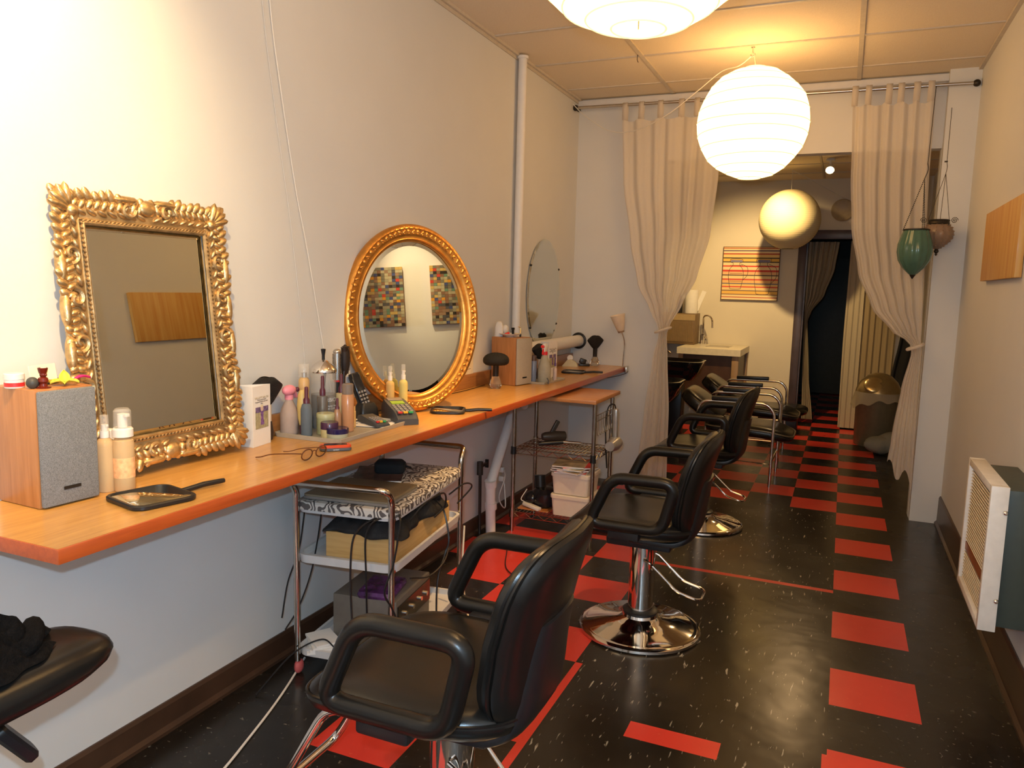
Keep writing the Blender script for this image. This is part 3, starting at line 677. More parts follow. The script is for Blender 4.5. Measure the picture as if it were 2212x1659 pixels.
for k in range(4): MB().box((.003*k, .002*k, .005+.009*k), (.10, .13, .008), rot=(0, 0, .12*k)).build('sheet_block', PAPER, t)
t = oncart('dryer_box', 'white round-cornered appliance on floor end of the lowest tray', 'appliance', .16, -.02, .1)
bpy.data.objects.remove(t)
o = MB().loft(.13, .22, .04, [(.0, .03), (.012, 0), (.03, .01), (.032, .05)], n=6).build('white_tray', TRW); o.location = (.70, 2.62, 0); o.rotation_euler.z = .1
tag(o, 'white plastic tray lying on floor right of the trolley', 'tray')

# ================================================================ WIRE RACK
RW = mat('rack_chrome', (0.45, 0.42, 0.37), 0.22, 1.0, var=.1)
RX0, RX1, RY0, RY1 = .185, .690, 4.235, 4.60
rack = thing('wire_rack', 'chrome wire shelving unit with wooden top beside the counter', 'shelf', (0, 0, 0))
for i, (x, y, h) in enumerate(((RX0, RY0, .83), (RX1, RY0, .83), (RX0, RY1, .83), (RX1, RY1, .83))):
    mb = MB().cyl((x, y, 0), (x, y, h), .0125, 14)
    for z in [.05*k for k in range(1, 17)]: mb.cyl((x, y, z-.0015), (x, y, z+.0015), .0134, 14)
    p = mb.build('post', RW, rack)
    for z in (.52, .125): MB().cyl((x, y, z-.035), (x, y, z+.012), .0185, 14, r2=.0165).build('clip', BLACKP if (z > .3 and i < 2) else RW, p)
for z in (.52, .125):
    mb = MB()
    for dz in (0, -.03):
        mb.tube([(RX0, RY0, z+dz), (RX1, RY0, z+dz), (RX1, RY1, z+dz), (RX0, RY1, z+dz)], .003, 6, closed=True)
    n = 12
    for yy in (RY0, RY1):
        pts = [(RX0+(RX1-RX0)*k/n, yy, z-(.0 if k % 2 == 0 else .03)) for k in range(n+1)]; mb.tube(pts, .0025, 5)
    n = 8
    for xx in (RX0, RX1):
        pts = [(xx, RY0+(RY1-RY0)*k/n, z-(.0 if k % 2 == 0 else .03)) for k in range(n+1)]; mb.tube(pts, .0025, 5)
    for k in range(1, 22): mb.tube([(RX0+(RX1-RX0)*k/22, RY0, z+.003), (RX0+(RX1-RX0)*k/22, RY1, z+.003)], .0018, 5)
    for k in (1, 2, 3): mb.tube([(RX0, RY0+(RY1-RY0)*k/4, z-.001), (RX1, RY0+(RY1-RY0)*k/4, z-.001)], .003, 5)
    mb.build('wire_shelf', RW, rack)
MB().box((.435, 4.50, .842), (.52, .53, .024), bev=.003).build('wooden_top', wood('rack_top_wood', (0.50, 0.20, 0.06), (0.60, 0.27, 0.09), 0, .35, .2), rack)
mb = MB(); zt = .76
mb.tube([(RX1, RY0, zt), (RX1, RY1, zt)], .003, 6); mb.tube([(RX1, RY0, zt-.035), (RX1, RY1, zt-.035)], .003, 6)
for k in range(7): mb.tube(cr([(RX1, RY0+.04+.045*k, zt), (RX1+.004, RY0+.045+.045*k, zt-.10), (RX1+.012, RY0+.055+.045*k, zt-.12), (RX1+.012, RY0+.065+.045*k, zt-.09)]), .002, 5)
mb.build('hook_rail', RW, rack)
TUB = mat('tub_cream', (0.74, 0.66, 0.54), .45, var=.02)
tubs = []
for i, (z, lab) in enumerate(((.130, 'cream plastic tub on the lower wire shelf, under the other tub'), (.265, 'cream plastic tub stacked on top of another, magazines on its lid'))):
    t = thing('plastic_tub', lab, 'tub', (.545, 4.37, z), 0, 'stacked cream tubs')
    MB().loft(.118, .115, .022, [(0, .014), (.002, .010), (.112, 0)], n=5).build('body', TUB, t)
    MB().loft(.124, .121, .026, [(.110, 0), (.128, 0), (.133, .004)], n=5).build('lid', TUB, t)
mc = [(0.55, 0.10, 0.06), (0.55, 0.42, 0.25), (0.40, 0.16, 0.10), (0.62, 0.50, 0.30), (0.60, 0.04, 0.03), (0.30, 0.24, 0.16)]
for k in range(6):
    t = thing('magazine', ['lowest', 'second lowest', 'third', 'fourth', 'fifth', 'topmost'][k]+' magazine of the loose pile on the cream tub', 'magazine', (.535+.012*math.sin(k*2.2), 4.35+.01*math.cos(k*3), .3985+.0085*k), [.1, -.25, .35, -.05, .5, .15][k], 'magazines on the tub')
    MB().box((0, 0, .004), (.19, .24, .0065)).build('pages', PAPER, t); MB().box((0, 0, .0078), (.192, .242, .0012)).build('cover', mat('cover_%d' % k, mc[k], .35, var=.7, scale=14), t)
t = thing('heat_lamp', 'black round-bodied appliance on the lower wire shelf beside the tubs', 'appliance', (.318, 4.40, .130))
MB().lathe([(.03, .0), (.075, .01), (.088, .05), (.085, .09), (.06, .115), (.02, .12)], 24, c=(.02, 0, 0)).build('round_body', mat('gloss_black', (.012, .012, .015), .12), t)
MB().sph((-.055, -.03, .05), (.055, .05, .045)).build('side_pod', mat('gloss_black', 0, 0), t)
MB().cyl((-.02, .02, .10), (-.03, .03, .185), .036, 20).build('neck', BLACKP, t)
t = thing('extension_bar', 'white power strip slanting on the lower wire shelf', 'power strip', (.285, 4.31, .150), -.35)
MB().box((0, 0, .0), (.13, .035, .02), rot=(0, .10, 0), bev=.004).build('bar', WP, t); MB().tube(cr([(-.06, 0, .015), (-.09, .0, .03), (-.07, .03, .09)]), .003, 6).build('cord', WP, t)
t = thing('wooden_tray', 'orange-brown wooden board lying on the lower wire shelf', 'tray', (.30, 4.42, .1285))
MB().box((0, 0, .004), (.20, .26, .008)).build('board', wood('orange_board', (0.42, 0.15, 0.04), (0.5, 0.2, 0.06), 0), t)
bpy.data.objects['heat_lamp'].location.z = .1375
# upper wire shelf: folder, dark tools
t = thing('curling_iron', 'dark styling iron with pale tongs on the upper wire shelf', 'curling iron', (.42, 4.38, .545), .5)
MB().cyl((-.12, 0, .0), (.03, 0, .012), .014, 12).build('handle', BLACKP, t); MB().cyl((.03, 0, .012), (.14, 0, .004), .010, 12).build('barrel', STEEL, t)
t = thing('hair_dryer', 'dark hair dryer lying on the upper wire shelf', 'hair dryer', (.36, 4.47, .572), .7)
MB().lathe([(.02, -.08), (.028, -.06), (.034, 0), (.03, .07), (.024, .075)], 18, M=RY(PI/2)).build('barrel', mat('dark_brown_plastic', (.05, .04, .03), .4), t)
MB().box((0, 0, .055), (.028, .022, .10), rot=(0, .5, 0), bev=.006).build('handle', mat('dark_brown_plastic', 0), t)
t = thing('hair_dryer', 'silver hair dryer hanging upside down from the rack rail', 'hair dryer', (RX1+.040, RY1-.06, .55))
MB().lathe([(.030, -.055), (.040, -.05), (.044, 0), (.040, .04), (.030, .085), (.030, .10)], 24, M=RX(PI/2) @ RZ(0) @ TR(0, 0, 0)).build('barrel', mat('silver_plastic', (.45, .43, .40), .3, .4), t)
MB().box((0.0, .01, .12), (.03, .036, .20), rot=(.08, 0, 0), bev=.010).build('handle', mat('silver_plastic', 0), t)
MB().tube(cr([(0, .01, .21), (-.01, 0, .245), (-.035, -.03, .235), (-.045, -.045, .16), (-.04, -.05, .0), (-.03, -.04, -.15), (-.035, -.055, -.02), (-.045, -.06, .12)], 7), .0042, 6).build('cord', BLACKP, t)
# ================================================================ PAPER LANTERNS
def lantern(label, r, n, lit, loc, cord_top, jag=.012, seedv=1):
    t = thing('paper_lantern', label, 'lantern', loc)
    rnd = random.Random(seedv); seg = 48; ts = []
    a0, a1 = -1.36, 1.36
    ts = [a0+(a1-a0)*k/n for k in range(n+1)]
    rs = []
    tiltv = [(rnd.uniform(-1, 1)*jag, rnd.uniform(0, 2*PI)) for _ in ts]
    def ring(k, q=1.0, sub=None):
        a = ts[k] if sub is None else sub; am, ph = tiltv[k]
        return [Vector((r*math.cos(a)*q*math.cos(2*PI*j/seg), r*math.cos(a)*q*math.sin(2*PI*j/seg), r*math.sin(a)+am*math.cos(2*PI*j/seg-ph)*math.cos(a))) for j in range(seg)]
    R = [ring(k) for k in range(n+1)]; out = []
    for k in range(n):
        out.append(R[k])
        if n >= 20: out.append([a.lerp(b, .5)*1.012 for a, b in zip(R[k], R[k+1])])
        if n < 20:
            for q in (.33, .67): out.append([a.lerp(b, q)*(1+.004) for a, b in zip(R[k], R[k+1])])
    out.append(R[n])
    mb = MB().rings(out, cap=False)
    # crinkled paper
    m = bpy.data.materials.new('lantern_paper'); m.use_nodes = True; nt = m.node_tree; N = nt.nodes; L = nt.links; b = N['Principled BSDF']
    tc = N.new('ShaderNodeTexCoord'); nz = N.new('ShaderNodeTexNoise'); nz.inputs['Scale'].default_value = 9; nz.inputs['Detail'].default_value = 4; L.new(tc.outputs['Object'], nz.inputs[0])
    rp = N.new('ShaderNodeValToRGB'); c = (0.78, 0.68, 0.42); rp.color_ramp.elements[0].color = (*[x*.93 for x in c], 1); rp.color_ramp.elements[1].color = (*c, 1)
    L.new(nz.outputs[0], rp.inputs[0]); L.new(rp.outputs[0], b.inputs['Base Color']); b.inputs['Roughness'].default_value = .7
    if lit: b.inputs['Emission Color'].default_value = (1.0, 0.56, 0.20, 1); b.inputs['Emission Strength'].default_value = lit
    mb.build('paper_shade', m, t, angle=80)
    mb = MB()
    for k in range(n+1): mb.tube([v*1.001 for v in R[k]], 0.0028 if n < 20 else .0008, 4, closed=True)
    mb.build('wire_ribs', mat('rib_wire', (0.55, 0.46, 0.25), .6) if not lit else mat('lit_rib', (0.6, 0.5, 0.3), .6, emit=(1.0, .82, .40), es=.95), t)
    mb = MB().tube([(0, 0, -r*.98), (0, 0, r*.98)], .0015, 5)
    mb.tube([(r*.2*math.cos(a), r*.2*math.sin(a), r*.978) for a in [2*PI*k/20 for k in range(20)]], .002, 5, closed=True); mb.tube([(-r*.2, 0, r*.978), (r*.2, 0, r*.978)], .002, 5)
    mb.build('inner_frame', DARKMETAL, t)
    MB().tube([(0, 0, r*.98), Vector(cord_top)-Vector(loc)], .0022, 6).build('cord', WP, t)
    return t
lantern('large lit paper lantern at the top edge, cut by the frame', .328, 13, 6.0, (1.447, 1.98, 2.466), (1.447, 1.98, ZC), seedv=4)
l2 = lantern('lit white paper lantern hanging in full view in the front room', .315, 12, 6.0, (1.405, 4.79, 2.475), (1.378, 4.832, ZC), seedv=11)
l3 = lantern('unlit yellowish finely ribbed paper lantern in the back room', .305, 42, 0, (1.385, 8.62, 2.27), (1.385, 8.62, ZB), jag=0, seedv=2)
h = thing('ceiling_hook', 'small metal hook in the ceiling above the full-view lit lantern', 'hook', (1.378, 4.832, ZC))
MB().box((0, 0, -.006), (.02, .02, .012)).tube(cr([(0, 0, -.01), (0, 0, -.035), (.012, 0, -.05), (0, 0, -.062), (-.012, 0, -.05)]), .0035, 6).build('hook', STEEL, h)
h = thing('ceiling_hook', 'bent wire hook in the ceiling left of the lanterns, nothing hanging', 'hook', (.70, 4.80, ZC))
MB().tube(cr([(0, 0, 0), (0, 0, -.03), (.006, 0, -.045)]), .002, 6).build('hook', DARKMETAL, h)
o = MB().tube(cr([(1.378, 4.832, ZC-.055), (1.30, 4.86, ZC-.10), (1.18, 5.0, 2.84), (1.02, 5.1, 2.76), (.80, 5.25, 2.66), (.55, 5.4, 2.60), (.33, 5.5, 2.63), (.12, 5.58, 2.76), (.01, 5.60, 2.86)], 8), .003, 6).build('swag_cord', WP, l2, loc=(-1.405, -4.79, -2.475))
o = MB().tube(cr([(1.385, 8.62, ZB-.01), (1.55, 8.8, 2.70), (1.85, 9.1, 2.56), (2.15, 9.37, 2.47)], 6), .003, 6).build('swag_cord', WP, l3, loc=(-1.385, -8.62, -2.27))
t = thing('ceiling_spotlight', 'small lit spotlight on the back room ceiling', 'spotlight', (1.757, 8.046, ZB))
MB().cyl((0, 0, 0), (0, 0, -.02), .04, 20).cyl((0, 0, -.02), (0, 0, -.05), .01, 10).build('mount', WP, t)
MB().lathe([(.025, .03), (.035, .0), (.042, -.05), (.038, -.05), (.03, -.03), (.001, -.02)], 20, M=TR(0, 0, -.08) @ RX(-.9), cap=False).build('lamp_head', WP, t)
MB().sph((0, 0, 0), (.034, .034, .012), M=TR(0, 0, -.08) @ RX(-.9) @ TR(0, 0, -.046)).build('bulb', mat('halogen_bulb', (1, .9, .7), .4, emit=(1, .72, .4), es=14), t)

# ================================================================ CURTAINS
ROD = STEEL
t = thing('curtain_rod', 'long metal curtain rod across the opening under the white beam', 'curtain rod', (0, 0, 0))
yr = YB-.075-.055
MB().cyl((.02, yr, 2.842), (XR-.02, yr, 2.822), .011, 12).build('rod', ROD, t)
for x, z in ((.015, 2.842), (XR-.03, 2.822)): MB().sph((x, yr, z), .022).box((x, yr+.045, z), (.02, .09, .02)).build('bracket', DARKMETAL, t)
CURT = sheer('sheer_curtain', (0.90, 0.84, 0.76), .80, .5)
CURT2 = sheer('sheer_curtain_beige', (0.62, 0.54, 0.40), .93, .3)
def interp(tab, z):
    # tab: list of (z, val) descending
    for (z0, a), (z1, b) in zip(tab, tab[1:]):
        if z <= z0 and z >= z1:
            q = (z0-z)/(z0-z1); return a+(b-a)*(q*q*(3-2*q)*.5+q*.5)
    return tab[0][1] if z > tab[0][0] else tab[-1][1]
def curtain(label, yc, left, right, z0, z1, folds, amp, m, tabs=None, ties=None, seedv=1, cat='curtain', nz=70, bot=None):
    t = thing('curtain', label, cat, (0, 0, 0)); rnd = random.Random(seedv)
    ph = [rnd.uniform(0, 6) for _ in range(4)]
    def f(u, v):
        z = z0+(z1-z0)*v; xl, xr = interp(left, z), interp(right, z); w = xr-xl
        s = u+.012*math.sin(6*PI*u+ph[0]+3*v)
        a = amp*(.35+.65*min(1, w/.35)); fo = math.sin(2*PI*folds*u+ph[1]+.8*math.sin(3*v+ph[2]))+.4*math.sin(2*PI*folds*2.1*u+ph[3])
        zz = z+((bot(u)) if bot else 0)*max(0, (v-.9)*10)
        if tabs and v < .03:
            zz = z-.022*(1-v/.03)*abs(math.sin(PI*u*(len(tabs)-1)))
        yy = yc+a*fo
        return (xl+s*w, yy, zz)
    MB().surf(f, 110, nz).build('fabric', m, t, angle=80)
    if tabs:
        for x in tabs:
            mb = MB(); R_ = []
            for (dy, z) in ((-.016, z0-.01), (-.018, 2.83), (-.010, 2.85), (0, 2.855), (.012, 2.848), (.016, 2.83), (.012, z0-.01)):
                R_.append((dy, z))
            n = len(R_); V = [(x-.019, yr+dy, z) for dy, z in R_]+[(x+.019, yr+dy, z) for dy, z in R_]
            mb.add(V, [(i, i+1, n+i+1, n+i) for i in range(n-1)]); mb.build('tab', m, t, solid=.001)
    if ties:
        for (x, z, rx) in ties:
            MB().tube([(x+rx*math.cos(a), yc+.05*math.sin(a), z+.02*math.cos(a)) for a in [2*PI*k/24 for k in range(24)]], .010, 8, closed=True).build('tieback', m, t)
    return t
yc = YB-.13
def x_at(px, z): return None
LT = [(2.74, .375), (2.3, .40), (1.85, .475), (1.55, .545), (1.34, .655), (1.235, .715), (1.18, .725), (1.0, .69), (.6, .645), (0.03, .60)]
RT = [(2.74, 1.10), (2.3, 1.085), (1.9, 1.055), (1.6, .98), (1.40, .885), (1.235, .80), (1.18, .785), (1.0, .80), (.6, .83), (0.03, .84)]
curtain('sheer white left curtain tied back low, reaching behind the wire rack', yc, LT, RT, 2.74, .03, 6, .012, CURT, tabs=[.40, .52, .66, .81, .92, 1.05], ties=[(.757, 1.21, .055)], seedv=3)
LT2 = [(2.74, 1.925), (2.3, 1.945), (1.95, 1.975), (1.65, 2.04), (1.42, 2.14), (1.27, 2.27), (1.20, 2.385), (1.14, 2.40), (.9, 2.36), (.6, 2.33), (.27, 2.315)]
RT2 = [(2.74, 2.40), (2.3, 2.405), (1.8, 2.425), (1.4, 2.445), (1.27, 2.45), (1.20, 2.45), (1.14, 2.462), (.9, 2.46), (.6, 2.468), (.27, 2.475)]
curtain('sheer white right curtain swept to the right and tied back, green lantern before it', yc-.01, LT2, RT2, 2.74, .27, 6, .012, CURT, tabs=[1.94, 2.02, 2.14, 2.21, 2.30, 2.38], ties=[(2.42, 1.175, .045)], seedv=8, bot=lambda u: .05*math.sin(3.3*PI*u+.5)+.10*(1-u))
# doorway curtains of the back room
curtain('pale curtain in far doorway swept to the left door jamb', 9.47+.08, [(2.10, 1.56), (1.3, 1.56), (1.2, 1.56), (.05, 1.60)], [(2.10, 1.88), (1.8, 1.85), (1.5, 1.76), (1.3, 1.63), (1.2, 1.60), (.6, 1.65), (.05, 1.72)], 2.10, .05, 5, .03, CURT2, seedv=5)
curtain('beige straight-hanging curtain at right side of the far doorway', 9.36-.03, [(2.10, 2.00), (1.0, 1.99), (0.02, 2.0)], [(2.10, 2.17), (1.0, 2.17), (.02, 2.17)], 2.10, .02, 3, .006, CURT2, seedv=6)
curtain('brown-beige curtain hanging behind the metal trash can', 9.36-.01, [(2.10, 2.17), (.02, 2.18)], [(2.10, 2.53), (1.3, 2.52), (.02, 2.52)], 2.10, .4, 5, .008, sheer('brown_sheer', (0.42, 0.33, 0.20), .95, .3), seedv=7)
o = tag(MB().surf(lambda u, v: (2.535+.13*u+.03*math.sin(5*v), 9.30+.03*math.sin(2*PI*u), 1.45-.95*v-.03*math.sin(3*PI*u)), 16, 16).build('black_coat', MATTEB, solid=.02), 'black garment hanging behind the right curtain in the back room', 'garment')
h = thing('coat_hook', 'dark hook on the far wall holding the black garment', 'hook', (2.60, 9.398, 1.43))
MB().box((0, -.006, .02), (.03, .008, .06)).tube([(0, -.01, .0), (0, -.10, .0), (0, -.12, .03)], .008, 8).build('hook', DARKMETAL, h)
# ================================================================ HANGING GLASS LANTERNS
def chainpts(m_, a, b, n=26, r=.0035):
    a, b = Vector(a), Vector(b)
    for k in range(n):
        m_.sph(a.lerp(b, (k+.5)/n), (r, r, r*1.3), 6, 4)
yh = YB-.32
t = thing('hanging_glass_lantern', 'ribbed green glass lantern hanging on chains before right curtain', 'lantern', (2.352, yh-.02, 1.625))
def ribbed(prof, nr, amp, seg=64):
    return [[Vector((r*(1+amp*math.cos(nr*2*PI*k/seg))*math.cos(2*PI*k/seg), r*(1+amp*math.cos(nr*2*PI*k/seg))*math.sin(2*PI*k/seg), z)) for k in range(seg)] for r, z in prof]
GG = mat('green_glass', (0.09, 0.20, 0.15), .12, trans=.35, ior=1.3, coat=.5)
MB().rings(ribbed([(.070, .285), (.082, .25), (.096, .20), (.098, .15), (.088, .10), (.062, .055), (.03, .022), (.012, .006)], 14, .035)).build('glass_bowl', GG, t, angle=70)
MB().lathe([(.016, .016), (.018, .01), (.002, -.015)], 14).build('metal_tip', DARKMETAL, t)
MB().tube([(.073*math.cos(a), .073*math.sin(a), .288) for a in [2*PI*k/28 for k in range(28)]], .005, 6, closed=True).build('metal_rim', DARKMETAL, t)
mb = MB()
for a in (PI, PI/3, -PI/3): chainpts(mb, (.073*math.cos(a), .073*math.sin(a), .29), (.02, 0, .60), 30)
mb.build('chains', DARKMETAL, t)
MB().tube(cr([(.02, 0, .60), (.035, 0, .65), (.03, 0, .69)]), .0025, 6).tube([(.03, 0, .69), (.050, .168, 1.185)], .0022, 5).build('cord', DARKMETAL, t)
t = thing('hanging_glass_lantern', 'clear brown beaded lantern with curled handles hanging near right column', 'lantern', (2.482, yh+.10, 1.80)); t.scale = (.9, .9, .9)
BG = mat('brown_glass', (0.45, 0.32, 0.24), .1, trans=.55, ior=1.3)
mb = MB()
MB().rings(ribbed([(.062, .175), (.085, .15), (.098, .115), (.095, .08), (.07, .045), (.03, .012), (.01, .0)], 14, .03)).build('glass_bowl', BG, t, angle=70)
for k in range(14):
    a = 2*PI*k/14
    for r, z in ((.075, .168), (.09, .15), (.099, .125), (.1, .10), (.093, .075), (.08, .055), (.062, .037), (.045, .022), (.028, .010)): mb.sph((r*math.cos(a), r*math.sin(a), z), .0042, 6, 4)
mb.build('bead_ribs', mat('brown_beads', (0.30, 0.18, 0.11), .2), t)
MB().lathe([(.066, .17), (.07, .178), (.066, .19), (.070, .20), (.064, .205)], 28).build('metal_rim', DARKMETAL, t)
MB().sph((0, 0, -.012), (.016, .016, .014)).sph((0, 0, -.032), (.008, .008, .012)).build('finial', DARKMETAL, t)
for s in (-1, 1):
    MB().tube([(s*(.095+.022*(1-k/26)*math.cos(k*.55)), 0, .20+.022*(1-k/26)*math.sin(k*.55)) for k in range(27)], .0022, 5).build('scroll_handle', DARKMETAL, t)
mb = MB()
for a in (PI, .3, -PI/2): mb.tube([(.068*math.cos(a), .068*math.sin(a), .20), (.015, 0, .52)], .0018, 5)
mb.build('chains', DARKMETAL, t)
MB().tube(cr([(.015, 0, .52), (.02, 0, .56), (.015, 0, .60)]), .002, 5).tube([(.015, 0, .60), (.03, .168, 1.05)], .002, 5).box((.01, 0, .60), (.02, .006, .01)).build('cord', DARKMETAL, t)

# ================================================================ RIGHT WALL
t = thing('wall_heater', 'wall heater with white louvred front and dark green-grey cabinet', 'heater', (XR, 0, 0))
HC = mat('heater_cabinet', (0.045, 0.06, 0.052), .5)
MB().box((-.055, 3.32, .585), (.11, .46, .50), bev=.004).build('cabinet', HC, t)
y0, y1, za, zb = 3.06, 3.59, .325, .850
HW_ = mat('heater_white', (0.70, 0.67, 0.62), .4)
mb = MB()
for (a, b, c, d) in ((y0, y0+.028, za, zb), (y1-.028, y1, za, zb), (y0+.0285, y1-.0285, za, za+.028), (y0+.0285, y1-.0285, zb-.028, zb)): mb.box((-.138, (a+b)/2, (c+d)/2), (.056, b-a, d-c), bev=.002)
mb.build('front_frame', HW_, t)
mb = MB()
for k in range(24):
    z = .515+.0128*k; mb.box((-.148, (y0+y1)/2, z), (.014, .474, .004), rot=(0, .5, 0))
for k in range(9):
    z = .357+.0128*k; mb.box((-.148, (y0+y1)/2, z), (.014, .474, .004), rot=(0, .5, 0))
mb.build('louvres', CREAM, t)
MB().box((-.135, (y0+y1)/2, .585), (.004, .474, .49)).build('back_plate', mat('heater_inner', (0.35, 0.24, 0.13), .5), t)
MB().box((-.148, (y0+y1)/2, .488), (.010, .474, .032)).build('control_slot', mat('copper_strip', (0.40, 0.14, 0.05), .4, .6), t)
for y, z in ((y0-.004, .44), (y0-.004, .76), (y1+.004, .52)): MB().sph((-.118, y, z), .009, 8, 6).build('screw', CHROME, t)
# long wooden picture
t = thing('wood_painting', 'long picture of vertical yellow and orange wood grain stripes on the right wall', 'painting', (XR-.022, 4.33, 1.765))
WPN = wood('grain_stripes', (0.52, 0.25, 0.055), (0.62, 0.38, 0.11), 2, .5, .05, 2.4)
o = MB().box((.006, .4275, 0), (.028, .895, .35), bev=.002).build('panel', WPN, t); o.location.y = -.44
# two mosaic pictures (they show in the oval mirror)
def mosaic(label, y, w, seedv, z=1.71, h=.46):
    t = thing('mosaic_painting', label, 'painting', (XR-.02, y, z)); rnd = random.Random(seedv)
    MB().box((.004, 0, 0), (.030, w, h), bev=.002).build('wood_panel', wood('panel_orange_%d' % seedv, (0.45, 0.16, 0.04), (0.55, 0.24, 0.07), 2), t)
    cols = ['8f8a72', '6e6a5a', 'a39c80', '4a4a4c', '7b5a44', 'b59a5a', 'b03a2c', '3c4770', '5f7f6a', '2c2620', 'c78a2a', '8a6f58']
    wts = [8, 8, 7, 5, 6, 4, 2, 3, 3, 4, 2, 6]
    mb = MB(); mats = [mat('tile_'+c, c, .4) for c in cols]; idx = []
    nx, nz_ = int(w/.026), int(h/.022)
    for i in range(nx):
        for j in range(nz_):
            ci = rnd.choices(range(12), wts)[0]
            ww = w/nx*.96; mb.box((-.0125, -w/2+w*(i+.5)/nx, -h/2+h*(j+.5)/nz_), (.004, ww, h/nz_*.94)); idx.append(ci)
    o = mb.build('mosaic_tiles', mats[0], t, mats=mats)
    for k, p in enumerate(o.data.polygons): p.material_index = idx[min(k//6, len(idx)-1)]
    return t
mosaic('mosaic picture of small muted tiles on right wall, nearer the camera', 2.80, .36, 21)
mosaic('mosaic picture of small muted tiles on right wall, nearer the wood picture', 3.34, .30, 22)

# ================================================================ BACK ROOM
# striped picture with two teapot-like line drawings
PX0, PX1, PZ0, PZ1 = .625, 1.262, 1.415, 2.035
stripes = [(0, 'f0dcae'), (.045, 'c2583a'), (.06, 'ecd6a2'), (.10, '8a6450'), (.115, 'e8b95a'), (.17, '6a5048'), (.185, 'eccf92'), (.235, 'd84a3c'), (.26, 'ecc87e'), (.30, '6a6a80'), (.32, 'e8b878'), (.375, 'd4503c'), (.40, 'efd49c'), (.455, '5a423c'), (.475, 'e6b884'), (.53, 'd03c2c'), (.565, 'f0d8a6'), (.62, 'd84a38'), (.645, 'ecd6a2'), (.70, '35302e'), (.72, 'e8b84c'), (.775, '2c2a30'), (.795, 'ecc87e'), (.85, 'b5402a'), (.875, 'ecd4a4'), (.91, '6a5a70'), (.93, 'ecd09c'), (.96, 'b03a2a'), (.975, 'e8c68c')]
t = thing('striped_painting', 'square orange and red striped picture with two line-drawn vessels', 'painting', ((PX0+PX1)/2, YK-.02, PZ0))
MB().box((0, .002, (PZ1-PZ0)/2), (PX1-PX0, .030, PZ1-PZ0), bev=.002).build('frame', mat('frame_brown', (0.16, 0.08, 0.04), .5), t)
MB().box((0, -.0145, (PZ1-PZ0)/2), (PX1-PX0-.014, .004, PZ1-PZ0-.014)).build('canvas', bands('painting_stripes', stripes, 2, PZ1-PZ0), t)
def vessel(cx, cz, w, h, m_):
    prof = [(-.5, .30), (-.42, .38), (-.1, .50), (.12, .44), (.25, .25), (.33, .22), (.36, .40), (.42, .42), (.46, .30)]
    L_ = [(cx-w*q, -.018, cz+h*z) for z, q in prof]; R_ = [(cx+w*q, -.018, cz+h*z) for z, q in prof[::-1]]
    m_.tube(cr(L_+R_, 4, True), .0022, 4, closed=True)
    for q in (.26, .0, -.25): m_.tube([(cx-w*.42, -.018, cz+h*q), (cx+w*.42, -.018, cz+h*q)], .0015, 4)
    m_.tube(cr([(cx+w*.3, -.018, cz+h*.30), (cx+w*.72, -.018, cz+h*.20), (cx+w*.75, -.018, cz-h*.05), (cx+w*.46, -.018, cz-h*.22)]), .0022, 4)
mb = MB(); vessel(-.16, .31, .17, .36, mb); vessel(.145, .29, .19, .43, mb); mb.build('line_drawing', mat('ink', (0.06, 0.05, 0.06), .6), t)
mb = MB(); mb.box((-.16, -.0172, .452), (.13, .001, .024)); mb.box((.145, -.0172, .455), (.14, .001, .028)); mb.build('blue_lids', mat('ink_blue', (0.22, 0.20, 0.34), .6), t)
t = thing('wall_clock', 'round pale wall clock above the far doorway', 'clock', (1.885, YK-.002, 2.435))
MB().lathe([(.118, 0), (.122, .02), (.112, .032), (.102, .026)], 36, M=RX(PI/2)).build('rim', mat('clock_rim', (0.42, 0.33, 0.20), .4), t)
MB().lathe([(.103, .004), (.103, .020)], 36, M=RX(PI/2)).build('face', mat('clock_face', (0.66, 0.58, 0.42), .5), t)
mb = MB().box((.006, -.022, .026), (.006, .002, .052), rot=(0, .2, 0)).box((.018, -.022, -.030), (.005, .002, .078), rot=(0, -.55, 0)); mb.build('hands', MATTEB, t)
mb = MB()
for k in range(12): mb.box((.082*math.sin(PI*k/6), -.021, .082*math.cos(PI*k/6)), (.008, .002, .012), rot=(0, PI*k/6, 0))
mb.build('hour_marks', mat('ink', 0), t)
# wash console
t = thing('sink_console', 'dark wash console with thick white top against back wall', 'sink', (0, 0, 0))
DW = mat('dark_brown_wood', (0.07, 0.032, 0.014), .4, var=.2, scale=10)
zt = .885
mb = MB()
sx0, sx1, sy0, sy1 = .56, .82, 8.85, 9.20   # basin cut-out
for (a, b, c, d) in ((.30, sx0, 8.55, 9.39), (sx1, .985, 8.55, 9.39), (sx0, sx1, 8.55, sy0), (sx0, sx1, sy1, 9.39)): mb.box(((a+b)/2, (c+d)/2, zt-.035), (b-a, d-c, .07))
mb.build('white_top', mat('white_stone', (0.70, 0.64, 0.50), .3), t)
MB().loft(.13, .175, .05, [(.0, 0), (-.004, .005), (-.10, .02), (-.11, .05)], c=(.69, 9.025, zt)).build('basin', STEEL, t)
MB().box((.93, 8.60, .41), (.07, .05, .82), bev=.003).box((.955, 9.33, .41), (.05, .07, .82), bev=.003).box((.34, 8.60, .41), (.05, .05, .82)).build('legs', mat('console_leg', (0.30, 0.19, 0.10), .45), t)
MB().box((.63, 8.62, .55), (.55, .02, .53)).box((.945, 8.97, .45), (.02, .68, .73)).build('panels', DW, t)
MB().tube(rpath([(.455, 9.30, zt), (.455, 9.30, zt+.20), (.455, 9.28, zt+.335), (.53, 9.2, zt+.345), (.575, 9.16, zt+.30), (.582, 9.15, zt+.20)], .05, 6), .011, 10).build('faucet_spout', CHROME, t)
